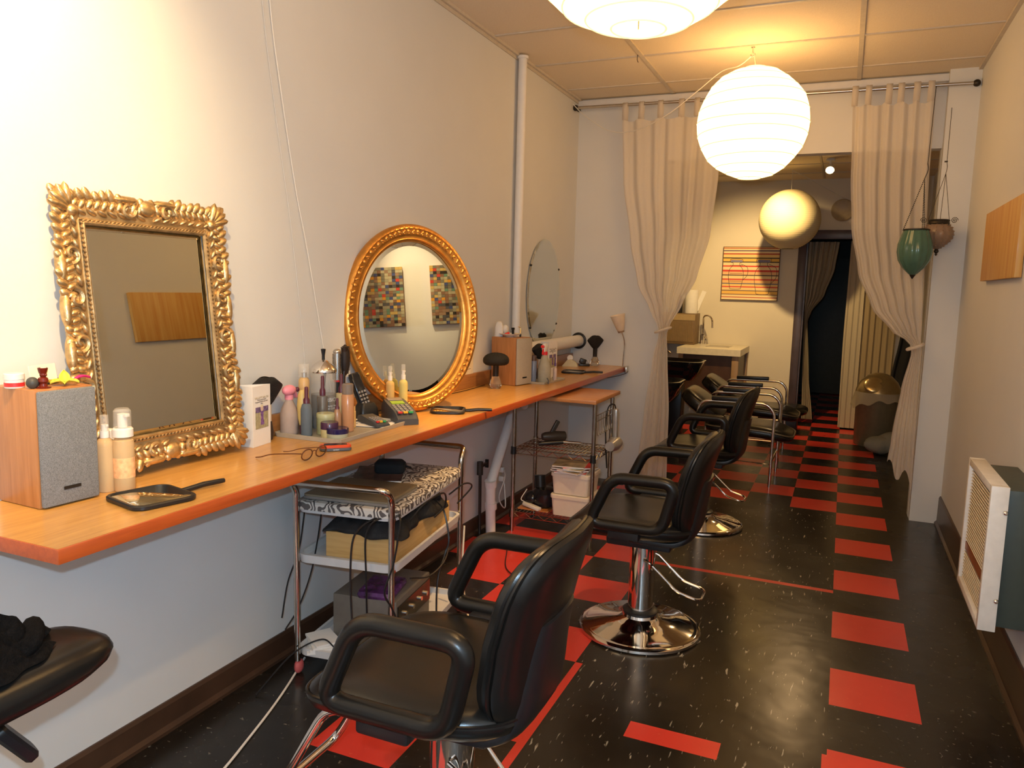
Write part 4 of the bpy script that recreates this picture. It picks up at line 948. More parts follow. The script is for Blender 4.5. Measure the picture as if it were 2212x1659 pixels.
MB().cyl((.44, 9.30, zt), (.44, 9.30, zt+.10), .016, 12).cyl((.49, 9.29, zt), (.49, 9.29, zt+.07), .013, 12).sph((.49, 9.29, zt+.08), .018).box((.450, 9.27, zt+.11), (.05, .015, .012), rot=(0, -.4, 0)).build('faucet_taps', CHROME, t)
t = thing('ribbed_cabinet', 'brown wicker-fronted box standing at back of the wash console', 'cabinet', (.212, 9.19, zt+.001))
MB().box((0, 0, .18), (.38, .30, .36), bev=.006).build('body', mat('box_brown', (0.16, 0.10, 0.045), .5), t)
mb = MB()
for k in range(31): mb.cyl((-.172+.0115*k, -.152, .03), (-.19+.0115*k, -.152, .27), .005, 6)
mb.build('ribbed_front', mat('wicker', (0.24, 0.16, 0.08), .6), t)
MB().box((0, -.151, .315), (.37, .006, .07)).build('top_rail', mat('wicker_rail', (0.36, 0.26, 0.13), .5), t)
t = thing('paper_roll', 'upright white paper towel roll on the ribbed box', 'paper roll', (.315, 9.20, zt+.361))
MB().lathe([(.075, 0), (.078, .01), (.078, .27), (.02, .275), (.02, .26)], 24).build('roll', PAPER, t)
MB().box((.10, .02, .15), (.05, .003, .24), rot=(0, .35, .2)).build('loose_sheet', PAPER, t)
t = thing('dark_bottle', 'tall dark bottle beside the paper roll on the ribbed box', 'bottle', (.19, 9.16, zt+.361))
MB().lathe([(.030, 0), (.032, .01), (.032, .12), (.012, .16), (.012, .19)], 16).build('body', BLACKP, t); MB().cyl((0, 0, .19), (0, 0, .21), .014, 12).build('cap', BLACKP, t)
# shampoo bowls and chairs
GLB = mat('porcelain_black', (0.010, 0.010, 0.010), .08, coat=.5)
def bowl(label, loc, rz):
    t = thing('shampoo_bowl', label, 'basin', loc, rz)
    MB().loft(.25, .22, .12, [(.0, .10), (.06, .05), (.17, .0), (.185, .0), (.188, .012), (.178, .022), (.06, .07), (.04, .12)], n=7).build('bowl', GLB, t)
    MB().box((-.02, 0, -.30), (.16, .16, .64), bev=.01).build('pedestal', BLACKP, t)
    MB().cyl((-.15, -.06, .18), (-.15, -.06, .23), .014, 12).cyl((-.15, .06, .18), (-.15, .06, .23), .014, 12).tube(cr([(-.17, 0, .18), (-.17, 0, .24), (-.12, 0, .27), (-.08, 0, .25)]), .009, 8).build('taps', CHROME, t)
    return t
bowl('gloss black shampoo bowl at the farther shampoo chair by the console', (.52, 7.55, .645), 0)
bowl('gloss black shampoo bowl at the nearer shampoo chair behind left curtain', (.52, 6.50, .56), 0)
SEATC = VINYL
def shampoo_chair(label, loc, rz):
    # sitter faces +x, head towards -x
    t = thing('shampoo_chair', label, 'chair', loc, rz)
    def d1(x, y, z): return (x+.06, y, .43+z-.03*((x-.0)/.30)**2*(1 if x > 0 else 0)*1.2)
    MB().pillow(.34, .255, .10, d1, e=4.5, edge=8).build('seat', VINYL, t)
    MB().tube([Vector(d1(.34*math.copysign(abs(math.cos(a))**.44, math.cos(a)), .255*math.copysign(abs(math.sin(a))**.44, math.sin(a)), .02)) for a in [2*PI*k/48 for k in range(48)]], .006, 6, closed=True).build('seat_piping', mat('tan_piping', (0.10, 0.08, 0.05), .4), t)
    MB().pillow(.07, .245, .36, lambda x, y, z: (z*1.0, y, x*.9), e=4.0, edge=8, M=TR(-.20, 0, .45) @ RY(math.radians(35)) @ TR(-.17, 0, .05)).build('reclined_back', VINYL, t)
    for s in (-1, 1):
        y = s*.30
        MB().tube(rpath([(-.38, y, 0), (-.30, y, .655), (.20, y, .665), (.26, y, .60), (.255, y, .0)], .07, 6), .0115, 10).build('side_frame', CHROME, t)
        MB().box((-.06, y, .682), (.30, .045, .035), bev=.008, rot=(0, -.02, 0)).build('arm_pad', BLACKP, t)
    MB().cyl((.255, -.30, .20), (.255, .30, .20), .008, 8).cyl((-.35, -.30, .20), (-.35, .30, .20), .008, 8).cyl((-.34, -.29, .20), (.25, -.29, .20), .006, 8).cyl((-.34, .29, .38), (.25, .29, .38), .008, 8).cyl((-.34, -.29, .38), (.25, -.29, .38), .008, 8).build('cross_bar', CHROME, t)
    return t
sa = shampoo_chair('nearer black shampoo chair with chrome arms and legs', (1.29, 6.36, 0), 0)
sb = dup(sa, (1.27, 7.43, 0), 0, 'farther black reclining shampoo chair with chrome arms beside white console')
for c in (sa, sb): c['group'] = 'shampoo chairs'
t = thing('leg_rest', 'low black padded leg rest standing before the far doorway', 'ottoman', (1.40, 8.75, 0))
MB().pillow(.30, .22, .10, lambda x, y, z: (x, y, z+.26), e=5).build('cushion', VINYL, t); MB().box((0, 0, .11), (.40, .26, .20), bev=.01).build('base', BLACKP, t)
# trash can
t = thing('trash_can', 'round metal trash can with domed lid and plastic bag edge', 'trash can', (2.355, 8.52, 0))
CAN = mat('can_metal', (0.24, 0.21, 0.14), .42, .6)
MB().lathe([(.19, 0), (.195, .01), (.205, .50), (.21, .51)], 40).build('body', CAN, t)
MB().lathe([(.215, .50), (.215, .53), (.205, .58), (.17, .65), (.11, .71), (.04, .735), (.002, .737)], 40).build('dome_lid', mat('can_dome', (0.33, 0.25, 0.12), .3, .7), t)
MB().sph((0, 0, 0), (.095, .018, .085), 24, 12, M=TR(-.055, -.165, .63) @ RX(-.55)).build('swing_flap', mat('can_flap', (0.55, 0.42, 0.2), .22, .8), t)
def bagf(u, v):
    a = 2*PI*u; q = .214+.035*v+.008*math.sin(7*a)*v; z = .545-.115*v*(1+.35*math.sin(2*a+1.0)+.15*math.sin(9*a)); return (q*math.cos(a), q*math.sin(a), z)
MB().surf(bagf, 60, 6).build('bag_edge', sheer('bin_bag', (0.62, 0.56, 0.42), .8, .4), t)
def sack(u, v):
    a = 2*PI*u; p = PI*v; r = 1+.12*math.sin(3*a+2*p)+.08*math.sin(7*a+1)
    return (2.40+.15*math.sin(p)*math.cos(a)*r, 8.02+.12*math.sin(p)*math.sin(a)*r, .09-.085*math.cos(p)+(.10*max(0, math.cos(a-.5))*math.sin(p)))
o = MB().surf(sack, 36, 18).build('cloth_bag', mat('grey_cloth', (0.20, 0.20, 0.17), .8, bump=.5, bscale=40)); tag(o, 'crumpled grey bag on floor beside the trash can', 'bag')
# white cable on the floor near the trolley
o = MB().tube(cr([(.60, 1.20, .006), (.50, 1.33, .006), (.38, 1.52, .006), (.31, 1.75, .006), (.24, 1.98, .006), (.18, 2.15, .006), (.10, 2.35, .006)], 10), .0042, 8).build('floor_cable', WP); tag(o, 'white cable lying on the floor along the left baseboard', 'cable')
o = MB().tube(cr([(.78, 3.0, .006), (.70, 3.25, .006), (.60, 3.45, .006), (.42, 3.62, .006), (.30, 3.9, .006), (.20, 4.05, .006)], 10), .003, 8).build('floor_cable', BLACKP); tag(o, 'black cable on the red floor tiles beneath the wire rack', 'cable')
o = MB().tube(cr([(.12, 2.05, .006), (.16, 2.2, .10), (.22, 2.3, .13), (.3, 2.28, .12)], 10), .003, 8).build('floor_cable', BLACKP); tag(o, 'black cable rising from the floor onto the lowest trolley tray', 'cable')
o = MB().tube(cr([(.50, 2.95, .44), (.505, 2.93, .25), (.53, 2.92, .09), (.60, 2.86, .02), (.72, 2.80, .008)], 10), .0045, 8).build('floor_cable', CREAM); tag(o, 'cream cable dropping from the trolley to the floor', 'cable')
# ================================================================ THINGS ON THE COUNTER
Z0 = CZ+.0005
def liquid(name, c, a=.75): return mat(name, c, .18, trans=.35, ior=1.2, var=.03)
PEACH = liquid('peach_lotion', (0.80, 0.56, 0.30)); FROST = mat('frosted_plastic', (0.82, 0.72, 0.55), .3, trans=.3, ior=1.2)
PURC = mat('plum_cap', (0.10, 0.025, 0.045), .3)
def bottle(name, label, cat, x, y, r, h, body, cap, kind='spray', z=None, group=None, rz=0.0, label_m=None, shape=None):
    t = thing(name, label, cat, (x, y, Z0 if z is None else z), rz, group)
    bh = {'spray': .70, 'foam': .66, 'cap': .80, 'tall': .78, 'aerosol': .80, 'plumcap': .62}[kind]*h
    prof = shape or [(r*.93, 0), (r, .004), (r, bh*.86), (r*.93, bh*.93), (r*.6, bh*.98), (r*.42, bh)]
    if kind in ('cap', 'tall'): prof = [(r*.93, 0), (r, .004), (r, bh*.95), (r*.85, bh)]
    MB().lathe(prof, 24).build('body', body, t)
    if label_m: MB().lathe([(r*1.01, bh*.25), (r*1.01, bh*.62)], 24, cap=False).build('printed_label', label_m, t)
    if kind == 'spray':
        MB().cyl((0, 0, bh), (0, 0, bh+h*.09), r*.50, 16).cyl((0, 0, bh+h*.09), (0, 0, bh+h*.17), r*.34, 14).box((r*.2, 0, bh+h*.16), (r*.5, r*.3, h*.03)).build('pump', cap, t)
        MB().lathe([(r*.47, bh+h*.09), (r*.45, h*.99), (r*.1, h)], 16).build('clear_cover', CLEAR, t)
    elif kind == 'foam':
        MB().lathe([(r*.96, bh), (r*.96, bh+h*.09), (r*.80, bh+h*.11)], 20).cyl((0, 0, bh+h*.1), (0, 0, bh+h*.27), r*.45, 16).box((r*.3, 0, bh+h*.26), (r*.9, r*.5, h*.04), bev=.001).build('pump', cap, t)
        MB().lathe([(r*.82, bh+h*.11), (r*.80, h*.97), (r*.6, h)], 20).build('clear_cover', CLEAR, t)
    elif kind == 'plumcap':
        MB().lathe([(r*.55, bh), (r*.55, bh+h*.12), (r*.33, bh+h*.16), (r*.33, h*.98), (r*.2, h)], 18).build('cap', cap, t)
    elif kind == 'aerosol':
        MB().cyl((0, 0, bh), (0, 0, bh+h*.07), r*.55, 14).build('nozzle', cap, t); MB().lathe([(r*.96, bh), (r*.96, h*.99), (r*.9, h)], 20).build('clear_cover', CLEAR, t)
    else:
        MB().lathe([(r*.9, bh), (r*.9, h*.98), (r*.7, h)], 20).build('cap', cap, t)
    return t
LBLP = mat('pale_label', (0.86, 0.78, 0.64), .5, var=.12, scale=60)
bottle('spray_bottle', 'peach spray bottle with clear cover standing right beside the near speaker', 'bottle', .152, 1.450, .0245, .212, PEACH, WP, 'spray', label_m=None)
b = bottle('foam_bottle', 'taller peach foam pump bottle, right of the spray bottle by near speaker', 'bottle', .185, 1.480, .028, .228, PEACH, WP, 'foam', label_m=mat('orange_label', (0.85, 0.45, 0.22), .4, var=.25, scale=70))
bottle('foam_bottle', 'small peach bottle mostly hidden behind the two peach pump bottles', 'bottle', .105, 1.495, .021, .16, PEACH, WP, 'cap')
bottle('spray_bottle', 'pale orange spray bottle before oval mirror, left of the pair', 'bottle', .128, 2.925, .0195, .220, liquid('orange_lotion', (0.85, 0.58, 0.22)), WP, 'spray')
bottle('spray_bottle', 'pale yellow spray bottle before oval mirror, right of the pair', 'bottle', .176, 2.958, .020, .228, liquid('yellow_lotion', (0.88, 0.74, 0.26)), WP, 'spray')
# hand mirrors
def handmirror(label, hw, hh, loc, rz):
    # local: handle towards +x
    t = thing('hand_mirror', label, 'hand mirror', loc, rz)
    MB().loft(hw, hh, .035, [(0, .003), (.003, 0), (.010, 0), (.013, .003), (.013, .009), (.010, .010)], n=7).build('frame', BLACKP, t)
    MB().loft(hw-.010, hh-.010, .030, [(.0100, 0), (.0108, .001)], n=7).build('mirror_glass', MIRROR, t)
    MB().tube([(hw-.004, 0, .007), (hw+.02, 0, .008), (hw+.06, 0, .012), (hw+.115, 0, .012), (hw+.125, 0, .012)], lambda q: .0065+.0015*math.sin(PI*q), 10).build('handle', BLACKP, t)
    return t
handmirror('square black hand mirror lying by the near speaker, handle pointing away', .088, .092, (.325, 1.445, Z0), math.radians(76))
handmirror('black hand mirror lying on the counter before the oval mirror', .080, .085, (.312, 3.135, Z0), math.radians(25))
handmirror('black hand mirror lying at far end of the counter near gooseneck lamp', .080, .085, (.262, 5.10, Z0), math.radians(10))
# printed three-sided display cards
def card(label, loc, rz, w, d, h, title):
    t = thing('display_card', label, 'display card', loc, rz)
    poly = [(0, -w/2), (0, w/2), (-d, -w/2+.005)]
    MB().prism([(0, -w/2), (0, w/2), (-.0012, w/2), (-.0012, -w/2)], h).prism([(-.0012, -w/2), (-.0012, -w/2+.0012), (-d, -w/2+.014), (-d, -w/2+.0128)], h).prism([(-.0012, w/2-.001), (-.0012, w/2), (-d, -w/2+.014), (-d, -w/2+.013)], h).build('folded_card', mat('card_white', (0.80, 0.77, 0.72), .6, var=.01), t)
    PG = mat('grass_photo', (0.38, 0.34, 0.20), .5, var=.3, scale=60); PV = mat('violet_photo', (0.16, 0.11, 0.22), .5, var=.6, scale=90)
    MB().box((.0006, 0, h*.47), (.0008, w*.72, h*.36)).build('photo', PG, t)
    MB().box((.0012, 0, h*.605), (.0006, w*.72, h*.09)).build('photo_background', PV, t)
    mb = MB(); c = h*.45
    mb.sph((.0014, .0, c+.036), (.0008, .009, .011), 14, 8).build('photo_head', mat('skin_photo', (.62, .45, .36), .5), t)
    MB().sph((.0013, -.001, c+.044), (.0008, .0095, .007), 14, 8).build('photo_hair', mat('hair_photo', (.7, .6, .42), .5), t)
    MB().prism([(-.009, .028), (.009, .028), (.007, .004), (.013, -.022), (-.009, -.022), (-.006, .004)], .0008, M=TR(.001, 0, c) @ FACEX).build('photo_clothes', mat('dress_photo', (.20, .10, .28), .5, var=.5, scale=120), t)
    INK = mat('faint_ink', (0.50, 0.42, 0.28), .6)
    text_mesh('title', title, w*.105, INK, t, TR(.0006, 0, h*.80) @ FACEX)
    text_mesh('lettering', 'Professional service\nExceptional style and colour\nsalon', w*.062, mat('ink_grey', (0.25, 0.22, 0.18), .6), t, TR(.0006, 0, h*.735) @ FACEX)
    return t
card('white three-sided display card right of the carved mirror', (.100, 2.125, Z0), math.radians(8), .108, .085, .215, "VALLEY'S SALON")
card('white display card standing behind the red-trigger spray bottle', (.262, 4.66, Z0+.006), math.radians(-4), .14, .06, .235, "VALLEY'S SALON")
# neck dusters
def fanbrush(label, loc, rz, s=1.0, lean=0.0, round_=False, clear=True):
    t = thing('neck_duster', label, 'brush', loc, rz)
    BR = mat('black_bristle', (0.006, 0.006, 0.007), .7, var=.6, scale=200, bump=.8, bscale=300)
    M = RX(0)
    if clear:
        mb = MB().lathe([(.022*s, 0), (.030*s, .012*s), (.028*s, .022*s), (.018*s, .05*s), (.016*s, .055*s)], 12).build('crystal_handle', mat('crystal', (0.9, 0.88, 0.84), .03, trans=.9, ior=1.4), t, angle=10)
        z = .055*s
    else:
        MB().lathe([(.016*s, 0), (.019*s, .02*s), (.014*s, .055*s)], 14).build('handle', mat('dark_wood_handle', (.05, .03, .02), .4), t); z = .055*s
        MB().lathe([(.013*s, z), (.013*s, z+.05*s)], 14).build('pale_ferrule', CREAM, t)
    MB().lathe([(.013*s, z), (.014*s, z+.05*s), (.016*s, z+.055*s)], 16).build('ferrule', BLACKP, t) if clear else None
    z += .05*s
    rs = []
    for k in range(9):
        q = k/8
        if round_: rr_ = (.014, .050, .060, .062, .060, .053, .042, .026, .004)[k]*s; ry = rr_*.95; zz = z+(.0, .004, .012, .022, .032, .041, .048, .053, .056)[k]*s
        else: rr_ = (.014+.052*q**.8*(1 if q < .9 else .97))*s; ry = (.013+.012*q)*s; zz = z+.07*s*q
        if not round_: rs.append([Vector((ry*math.cos(2*PI*j/40), rr_*math.sin(2*PI*j/40), zz-.022*s*(math.sin(2*PI*j/40)**2)*q)) for j in range(40)])
        else: rs.append([Vector((ry*math.cos(2*PI*j/40), rr_*math.sin(2*PI*j/40), zz+.002*s*math.sin(9*j))) for j in range(40)])
    if not round_:
        rs.append([Vector((v.x*.5, v.y*.6, z+.082*s-.022*s*(math.sin(2*PI*j/40)**2)*.5)) for j, v in enumerate(rs[-1])])
    MB().rings(rs).build('bristles', BR, t, angle=70)
    return t
f1 = fanbrush('black fan-shaped neck duster partly behind the nearer display card', (.045, 2.215, Z0), 0, 1.25, clear=False)
fanbrush('black bushy neck duster with crystal handle before the far speaker', (.150, 4.02, Z0), 0, 1.28, round_=True)
fanbrush('black fan-shaped neck duster with crystal handle at counter end', (.235, 5.68, Z0), math.radians(-30), 1.25)
f4 = fanbrush('black neck duster with purple-brown handle leaning over the white display card', (.215, 4.56, Z0+.008), math.radians(-20), 1.2, clear=False)
# big tray with products
t = thing('tray', 'beige rectangular tray crowded with hair products before the oval mirror', 'tray', (.176, 2.510, Z0))
MB().loft(.152, .242, .02, [(0, .008), (.0, .004), (.016, 0), (.017, .004), (.007, .009), (.005, .012)], n=5).build('tray_body', mat('tray_beige', (0.42, 0.38, 0.30), .4), t)
t = thing('newspaper', 'folded newspaper page lying on the right half of the product tray', 'newspaper', (.20, 2.655, Z0+.0075), .25)
MB().box((0, 0, .001), (.20, .16, .002)).build('page', PAPER, t)
mb = MB(); rnd = random.Random(9)
for k in range(18): mb.box((rnd.uniform(-.08, .08), rnd.uniform(-.065, .065), .0024), (.03, .012, .0006), rot=(0, 0, rnd.choice([0, .1, 1.57])))
mb.build('print', mat('newsprint', (0.22, 0.22, 0.25), .7), t)
MB().box((.02, -.02, .0028), (.035, .02, .0006)).build('red_print', RED, t)
ZT = Z0+.0065
bottle('hairspray_can', 'tan hairspray can with clear cover at back left of product tray', 'can', .052, 2.420, .022, .258, mat('tan_can', (0.62, 0.40, 0.17), .35), STEEL, 'aerosol', ZT, shape=[(.020, 0), (.022, .004), (.0225, .10), (.0185, .135), (.0215, .165), (.021, .195), (.014, .206)])
# disinfectant jar
t = thing('disinfectant_jar', 'tall glass disinfectant jar with metal lid and dark comb liquid', 'jar', (.088, 2.495, ZT))
MB().lathe([(.046, 0), (.050, .01), (.050, .225), (.049, .228)], 36).build('glass_jar', mat('jar_glass', (0.75, 0.72, 0.66), .05, alpha=.3), t)
MB().lathe([(.045, .004), (.0478, .012), (.0478, .135)], 36).build('dark_liquid', mat('dark_liquid', (0.010, 0.012, 0.016), .1), t)
MB().lathe([(.052, .222), (.053, .230), (.050, .236), (.040, .250), (.018, .268), (.008, .272)], 36).build('lid', CHROME, t)
MB().lathe([(.006, .270), (.006, .290), (.010, .314), (.001, .316)], 16).build('lid_knob', BLACKP, t)
MB().box((.01, -.01, .17), (.012, .005, .10), rot=(0, .1, 0), bev=.002).build('comb', MATTEB, t)
tm = text_mesh('lettering', 'BARBICIDE', .021, mat('white_print', (0.8, 0.8, 0.78), .5), t, TR(0, 0, .115) @ FACEX, extrude=.0003)
for v in tm.data.vertices:
    a = v.co.y/.051-.25; q = .0513+v.co.x*.2; v.co = Vector((q*math.cos(a), q*math.sin(a), v.co.z))
tm2 = text_mesh('small_lettering', 'DISINFECTANT\nFOR COMBS', .010, mat('white_print', 0), t, TR(0, 0, .085) @ FACEX, extrude=.0003)
for v in tm2.data.vertices:
    a = v.co.y/.051-.25; q = .0513+v.co.x*.2; v.co = Vector((q*math.cos(a), q*math.sin(a), v.co.z))
# round brush and vent brush standing in a cup
t = thing('brush_cup', 'small clear cup holding two upright hair brushes on the tray', 'cup', (.092, 2.60, ZT))
MB().lathe([(.030, 0), (.036, .005), (.039, .085), (.036, .085), (.033, .01)], 24, cap=False).build('cup', CLEAR, t)
t = thing('round_brush', 'round metal hair brush with silver ball tip standing upright', 'brush', (.088, 2.585, ZT+.004))
MB().cyl((0, 0, 0), (0, 0, .17), .0085, 14, r2=.011).build('handle', BLACKP, t)
MB().cyl((0, 0, .17), (0, 0, .178), .0135, 16).build('red_band', RED, t)
mb = MB().cyl((0, 0, .178), (0, 0, .288), .0155, 20); mb.build('metal_barrel', STEEL, t)
mb = MB()
for i in range(16):
    for k in range(22):
        a = 2*PI*(i+.5*(k % 2))/16; z = .182+k*.0048; mb.box((.0172*math.cos(a), .0172*math.sin(a), z), (.004, .0014, .0014), rot=(0, 0, a))
mb.build('bristles', BLACKP, t)
MB().sph((0, 0, .293), (.0165, .0165, .012)).build('silver_tip', STEEL, t)
t = thing('vent_brush', 'dark curved bristle hair brush standing behind the round brush', 'brush', (.092, 2.622, ZT+.004))
MB().tube(cr([(0, 0, 0), (0, 0, .10), (0, .002, .18), (0, .010, .25), (0, .006, .31)]), lambda q: .008+.006*max(0, q-.5)*2, 12).build('handle', mat('dark_brown_gloss', (0.03, 0.015, 0.01), .3), t)
mb = MB()
for k in range(22):
    z = .20+.0052*k; yy = .004+.012*math.sin(PI*k/26)
    for j in range(7):
        a = -1.2+.4*j; mb.cyl((.0, yy, z), (.020*math.sin(a), yy+.020*math.cos(a), z+.002), .0016, 5)
mb.sph((0, .012, .255), (.017, .021, .066)).build('bristle_head', mat('bristle_dark', (0.02, 0.012, 0.010), .6), t)
SIL = mat('silver_bottle', (0.30, 0.29, 0.27), .25, .6)
bottle('silver_bottle', 'silver-grey bottle with plum cap on tray, left of the jar lettering', 'bottle', .125, 2.440, .0205, .215, SIL, PURC, 'plumcap', ZT, shape=[(.019, 0), (.0205, .004), (.0205, .135), (.012, .138)])
bottle('cream_bottle', 'cream bottle with plum cap on tray, right of the jar lettering', 'bottle', .148, 2.530, .021, .215, mat('cream_bottle', (0.62, 0.50, 0.26), .35), PURC, 'plumcap', ZT, shape=[(.019, 0), (.021, .004), (.021, .137), (.012, .14)])
# inverted yellow bottle
t = thing('flat_bottle', 'flat yellow bottle standing on its plum cap behind the blue bottle', 'bottle', (.108, 2.345, ZT))
MB().cyl((0, 0, 0), (0, 0, .035), .015, 18).build('cap', PURC, t); MB().loft(.020, .026, .018, [(.035, .008), (.06, .003), (.11, 0), (.155, .004), (.168, .012), (.170, .018)]).build('body', mat('yellow_bottle', (0.62, 0.46, 0.16), .35), t)
bottle('blue_bottle', 'clear blue-grey spray bottle with plum cap at front of the tray', 'bottle', .140, 2.322, .0215, .186, mat('blue_clear', (0.22, 0.27, 0.32), .08, trans=.45, ior=1.2), PURC, 'plumcap', ZT, shape=[(.020, 0), (.0215, .004), (.0215, .100), (.017, .118), (.010, .124)])
t = thing('trigger_bottle', 'translucent spray bottle with pink trigger head at left of tray', 'bottle', (.062, 2.318, ZT))
MB().lathe([(.032, 0), (.034, .005), (.034, .075), (.028, .10), (.014, .128), (.014, .135)], 24).build('body', mat('milky_clear', (0.60, 0.48, 0.42), .2, trans=.35, ior=1.15), t)
PK = mat('pink_plastic', (0.80, 0.28, 0.36), .35)
MB().cyl((0, 0, .132), (0, 0, .15), .016, 16).sph((.004, -.004, .168), (.020, .034, .020)).box((.0, .034, .150), (.012, .010, .03), rot=(.4, 0, 0)).build('trigger_head', PK, t)
MB().sph((.0, .048, .165), (.009, .009, .010)).build('plum_nozzle', PURC, t)
def jar(label, x, y, r, h, lh, bm_, lm, nm='cream_jar'):
    t = thing(nm, label, 'jar', (x, y, ZT))
    MB().lathe([(r*.95, 0), (r, .003), (r, h-lh), (r*.95, h-lh+.001)], 28).build('body', bm_, t); MB().lathe([(r*1.03, h-lh), (r*1.03, h-.003), (r*.97, h), (r*.6, h-.001)], 28).build('lid', lm, t); return t
j = jar('pale green jar in the middle of the product tray', .178, 2.388, .034, .080, .016, mat('pale_green', (0.38, 0.38, 0.20), .35), mat('pale_green_lid', (0.45, 0.44, 0.24), .35))
text_mesh('lettering', 'T', .014, MATTEB, j, TR(.0345, 0, .042) @ FACEX)
jar('yellow jar with dark purple lid before the pale green jar', .232, 2.340, .032, .058, .026, mat('yellow_jar', (0.60, 0.50, 0.24), .35), mat('purple_lid', (0.07, 0.025, 0.06), .2))
jar('low wide jar with dark blue lid at the tray front corner', .270, 2.338, .040, .040, .020, mat('jar_grey_yellow', (0.46, 0.44, 0.30), .3), mat('navy_lid', (0.02, 0.015, 0.07), .12))
bottle('brown_bottle', 'slim brown bottle with plum cap behind the low blue-lidded jar', 'bottle', .205, 2.425, .0155, .135, mat('brown_lotion', (0.40, 0.22, 0.12), .2), PURC, 'plumcap', ZT, shape=[(.0145, 0), (.0155, .004), (.0155, .07), (.009, .092)])
bottle('orange_bottle', 'tall orange-brown bottle with clear top at front right of tray', 'bottle', .218, 2.475, .0245, .188, mat('orange_clear', (0.55, 0.27, 0.13), .15), mat('smoky_cap', (0.42, 0.34, 0.28), .1, trans=.5), 'tall', ZT, label_m=None)
bottle('small_bottle', 'small cream-orange bottle at the right end of product tray', 'bottle', .185, 2.545, .019, .086, mat('orange_cream', (0.72, 0.45, 0.16), .35), mat('orange_cream', 0), 'cap', ZT)
# envelope against the wall
t = thing('envelope', 'white envelope leaning on the wall left of oval mirror', 'envelope', (.045, 2.695, Z0), 0)
MB().box((0, 0, .105), (.0015, .12, .21), rot=(0, -.14, 0)).build('envelope_body', mat('envelope_white', (0.55, 0.57, 0.62), .7), t)
# card terminal, key pad, handset
DG = mat('terminal_grey', (0.060, 0.064, 0.070), .42); KEY = mat('key_grey', (0.22, 0.21, 0.21), .5)
def terminal(name, label, loc, rz, L_, W_, H_, disp):
    t = thing(name, label, 'card terminal', loc, rz)   # long axis x, front = +x (low end)
    n = 8; rs = []
    for k in range(n+1):
        q = k/n; x = -L_/2+L_*q; w = W_/2*(1-.18*math.sin(PI*q)*0-.10*abs(2*q-1)**4); h = H_*(1-.45*q-.25*max(0, q-.85)/.15)*(1 if k else .75)
        rs.append([Vector((x, -w, 0)), Vector((x, w, 0)), Vector((x, w, h*.75)), Vector((x, w*.88, h)), Vector((x, -w*.88, h)), Vector((x, -w, h*.75))])
    MB().rings(rs).build('housing', DG, t)
    sl = math.atan(.45*H_/L_)
    def top(x): return H_*(1-.45*(x+L_/2)/L_)+.001
    mb = MB()
    for i in range(4):
        for j in range(4): mb.box((L_*(.02+.105*i), -W_*.27+W_*.18*j, top(L_*(.02+.105*i))), (L_*.075, W_*.13, .006), rot=(0, sl, 0), bev=.001)
    mb.build('keys', KEY, t)
    if disp:
        MB().box((-L_*.14, 0, top(-L_*.14)+.001), (L_*.15, W_*.55, .003), rot=(0, sl, 0)).build('green_display', mat('lcd_green', (0.25, 0.36, 0.03), .25, emit=(.25, .4, .03), es=.25), t)
        MB().box((-L_*.34, 0, top(-L_*.34)+.001), (L_*.16, W_*.62, .004), rot=(0, sl, 0), bev=.001).build('paper_lid', mat('lid_tan', (0.25, 0.20, 0.16), .4), t)
    for j, c in enumerate(((0.6, .03, .03), (0.75, .42, .03), (.03, .35, .12))):
        MB().box((L_*.41, -W_*.25+W_*.22*j, top(L_*.41)), (L_*.05, W_*.17, .006), rot=(0, sl, 0)).build('colour_key', mat('ckey_%d' % j, c, .4), t)
    return t
terminal('card_terminal', 'grey card payment terminal with green display on the counter', (.245, 2.815, Z0), math.radians(-42), .245, .105, .085, True)
terminal('key_pad', 'small grey customer key pad in front of the card terminal', (.225, 2.645, Z0+.010), math.radians(-30), .175, .068, .032, False)
t = thing('telephone', 'black cordless handset standing in its charging cradle', 'telephone', (.115, 2.755, Z0), math.radians(-25))
MB().loft(.040, .048, .02, [(0, .002), (.02, 0), (.055, .006), (.075, .016)]).build('cradle', BLACKP, t)
MB().loft(.016, .026, .012, [(0, .004), (.01, 0), (.15, 0), (.165, .004)], M=TR(0, 0, .045) @ RY(-.30) @ RX(.22)).build('handset', mat('gloss_black', 0), t)
mb = MB()
for i in range(4):
    for j in range(3): mb.box((.017, -.014+.014*j, .03+.016*i), (.003, .009, .009), M=TR(0, 0, .045) @ RY(-.30) @ RX(.22))
mb.build('keys', KEY, t)
# phone and glasses
t = thing('mobile_phone', 'red and grey slide mobile phone lying on the counter', 'phone', (.372, 2.185, Z0), math.radians(42))
MB().loft(.055, .024, .018, [(0, .003), (.003, 0), (.010, 0), (.012, .002)]).build('lower_body', GREYP, t); MB().loft(.054, .0235, .018, [(.012, 0), (.018, 0), (.021, .003)]).build('red_cover', mat('red_orange', (0.65, 0.07, 0.02), .3), t)
MB().loft(.040, .016, .006, [(.0205, 0), (.0216, .001)]).build('screen', mat('gloss_black', 0), t)
text_mesh('lettering', 'verizon', .007, mat('white_print', 0), t, TR(0, -.0243, .006) @ RX(PI/2))
t = thing('eyeglasses', 'brown oval-rimmed eyeglasses lying open on the counter', 'glasses', (.395, 2.035, Z0+.0), math.radians(-4))
GF = mat('brown_frame', (0.12, 0.04, 0.015), .3)
def el(cy_, m_): m_.tube([(.0035*math.sin(a), cy_+.025*math.cos(a), .021+.018*math.sin(a)) for a in [2*PI*k/28 for k in range(28)]], .0022, 6, closed=True)
mb = MB(); el(-.032, mb); el(.036, mb); mb.tube(cr([(.0, -.008, .026), (.001, .002, .030), (0, .012, .026)]), .0017, 6); mb.build('rims', GF, t)
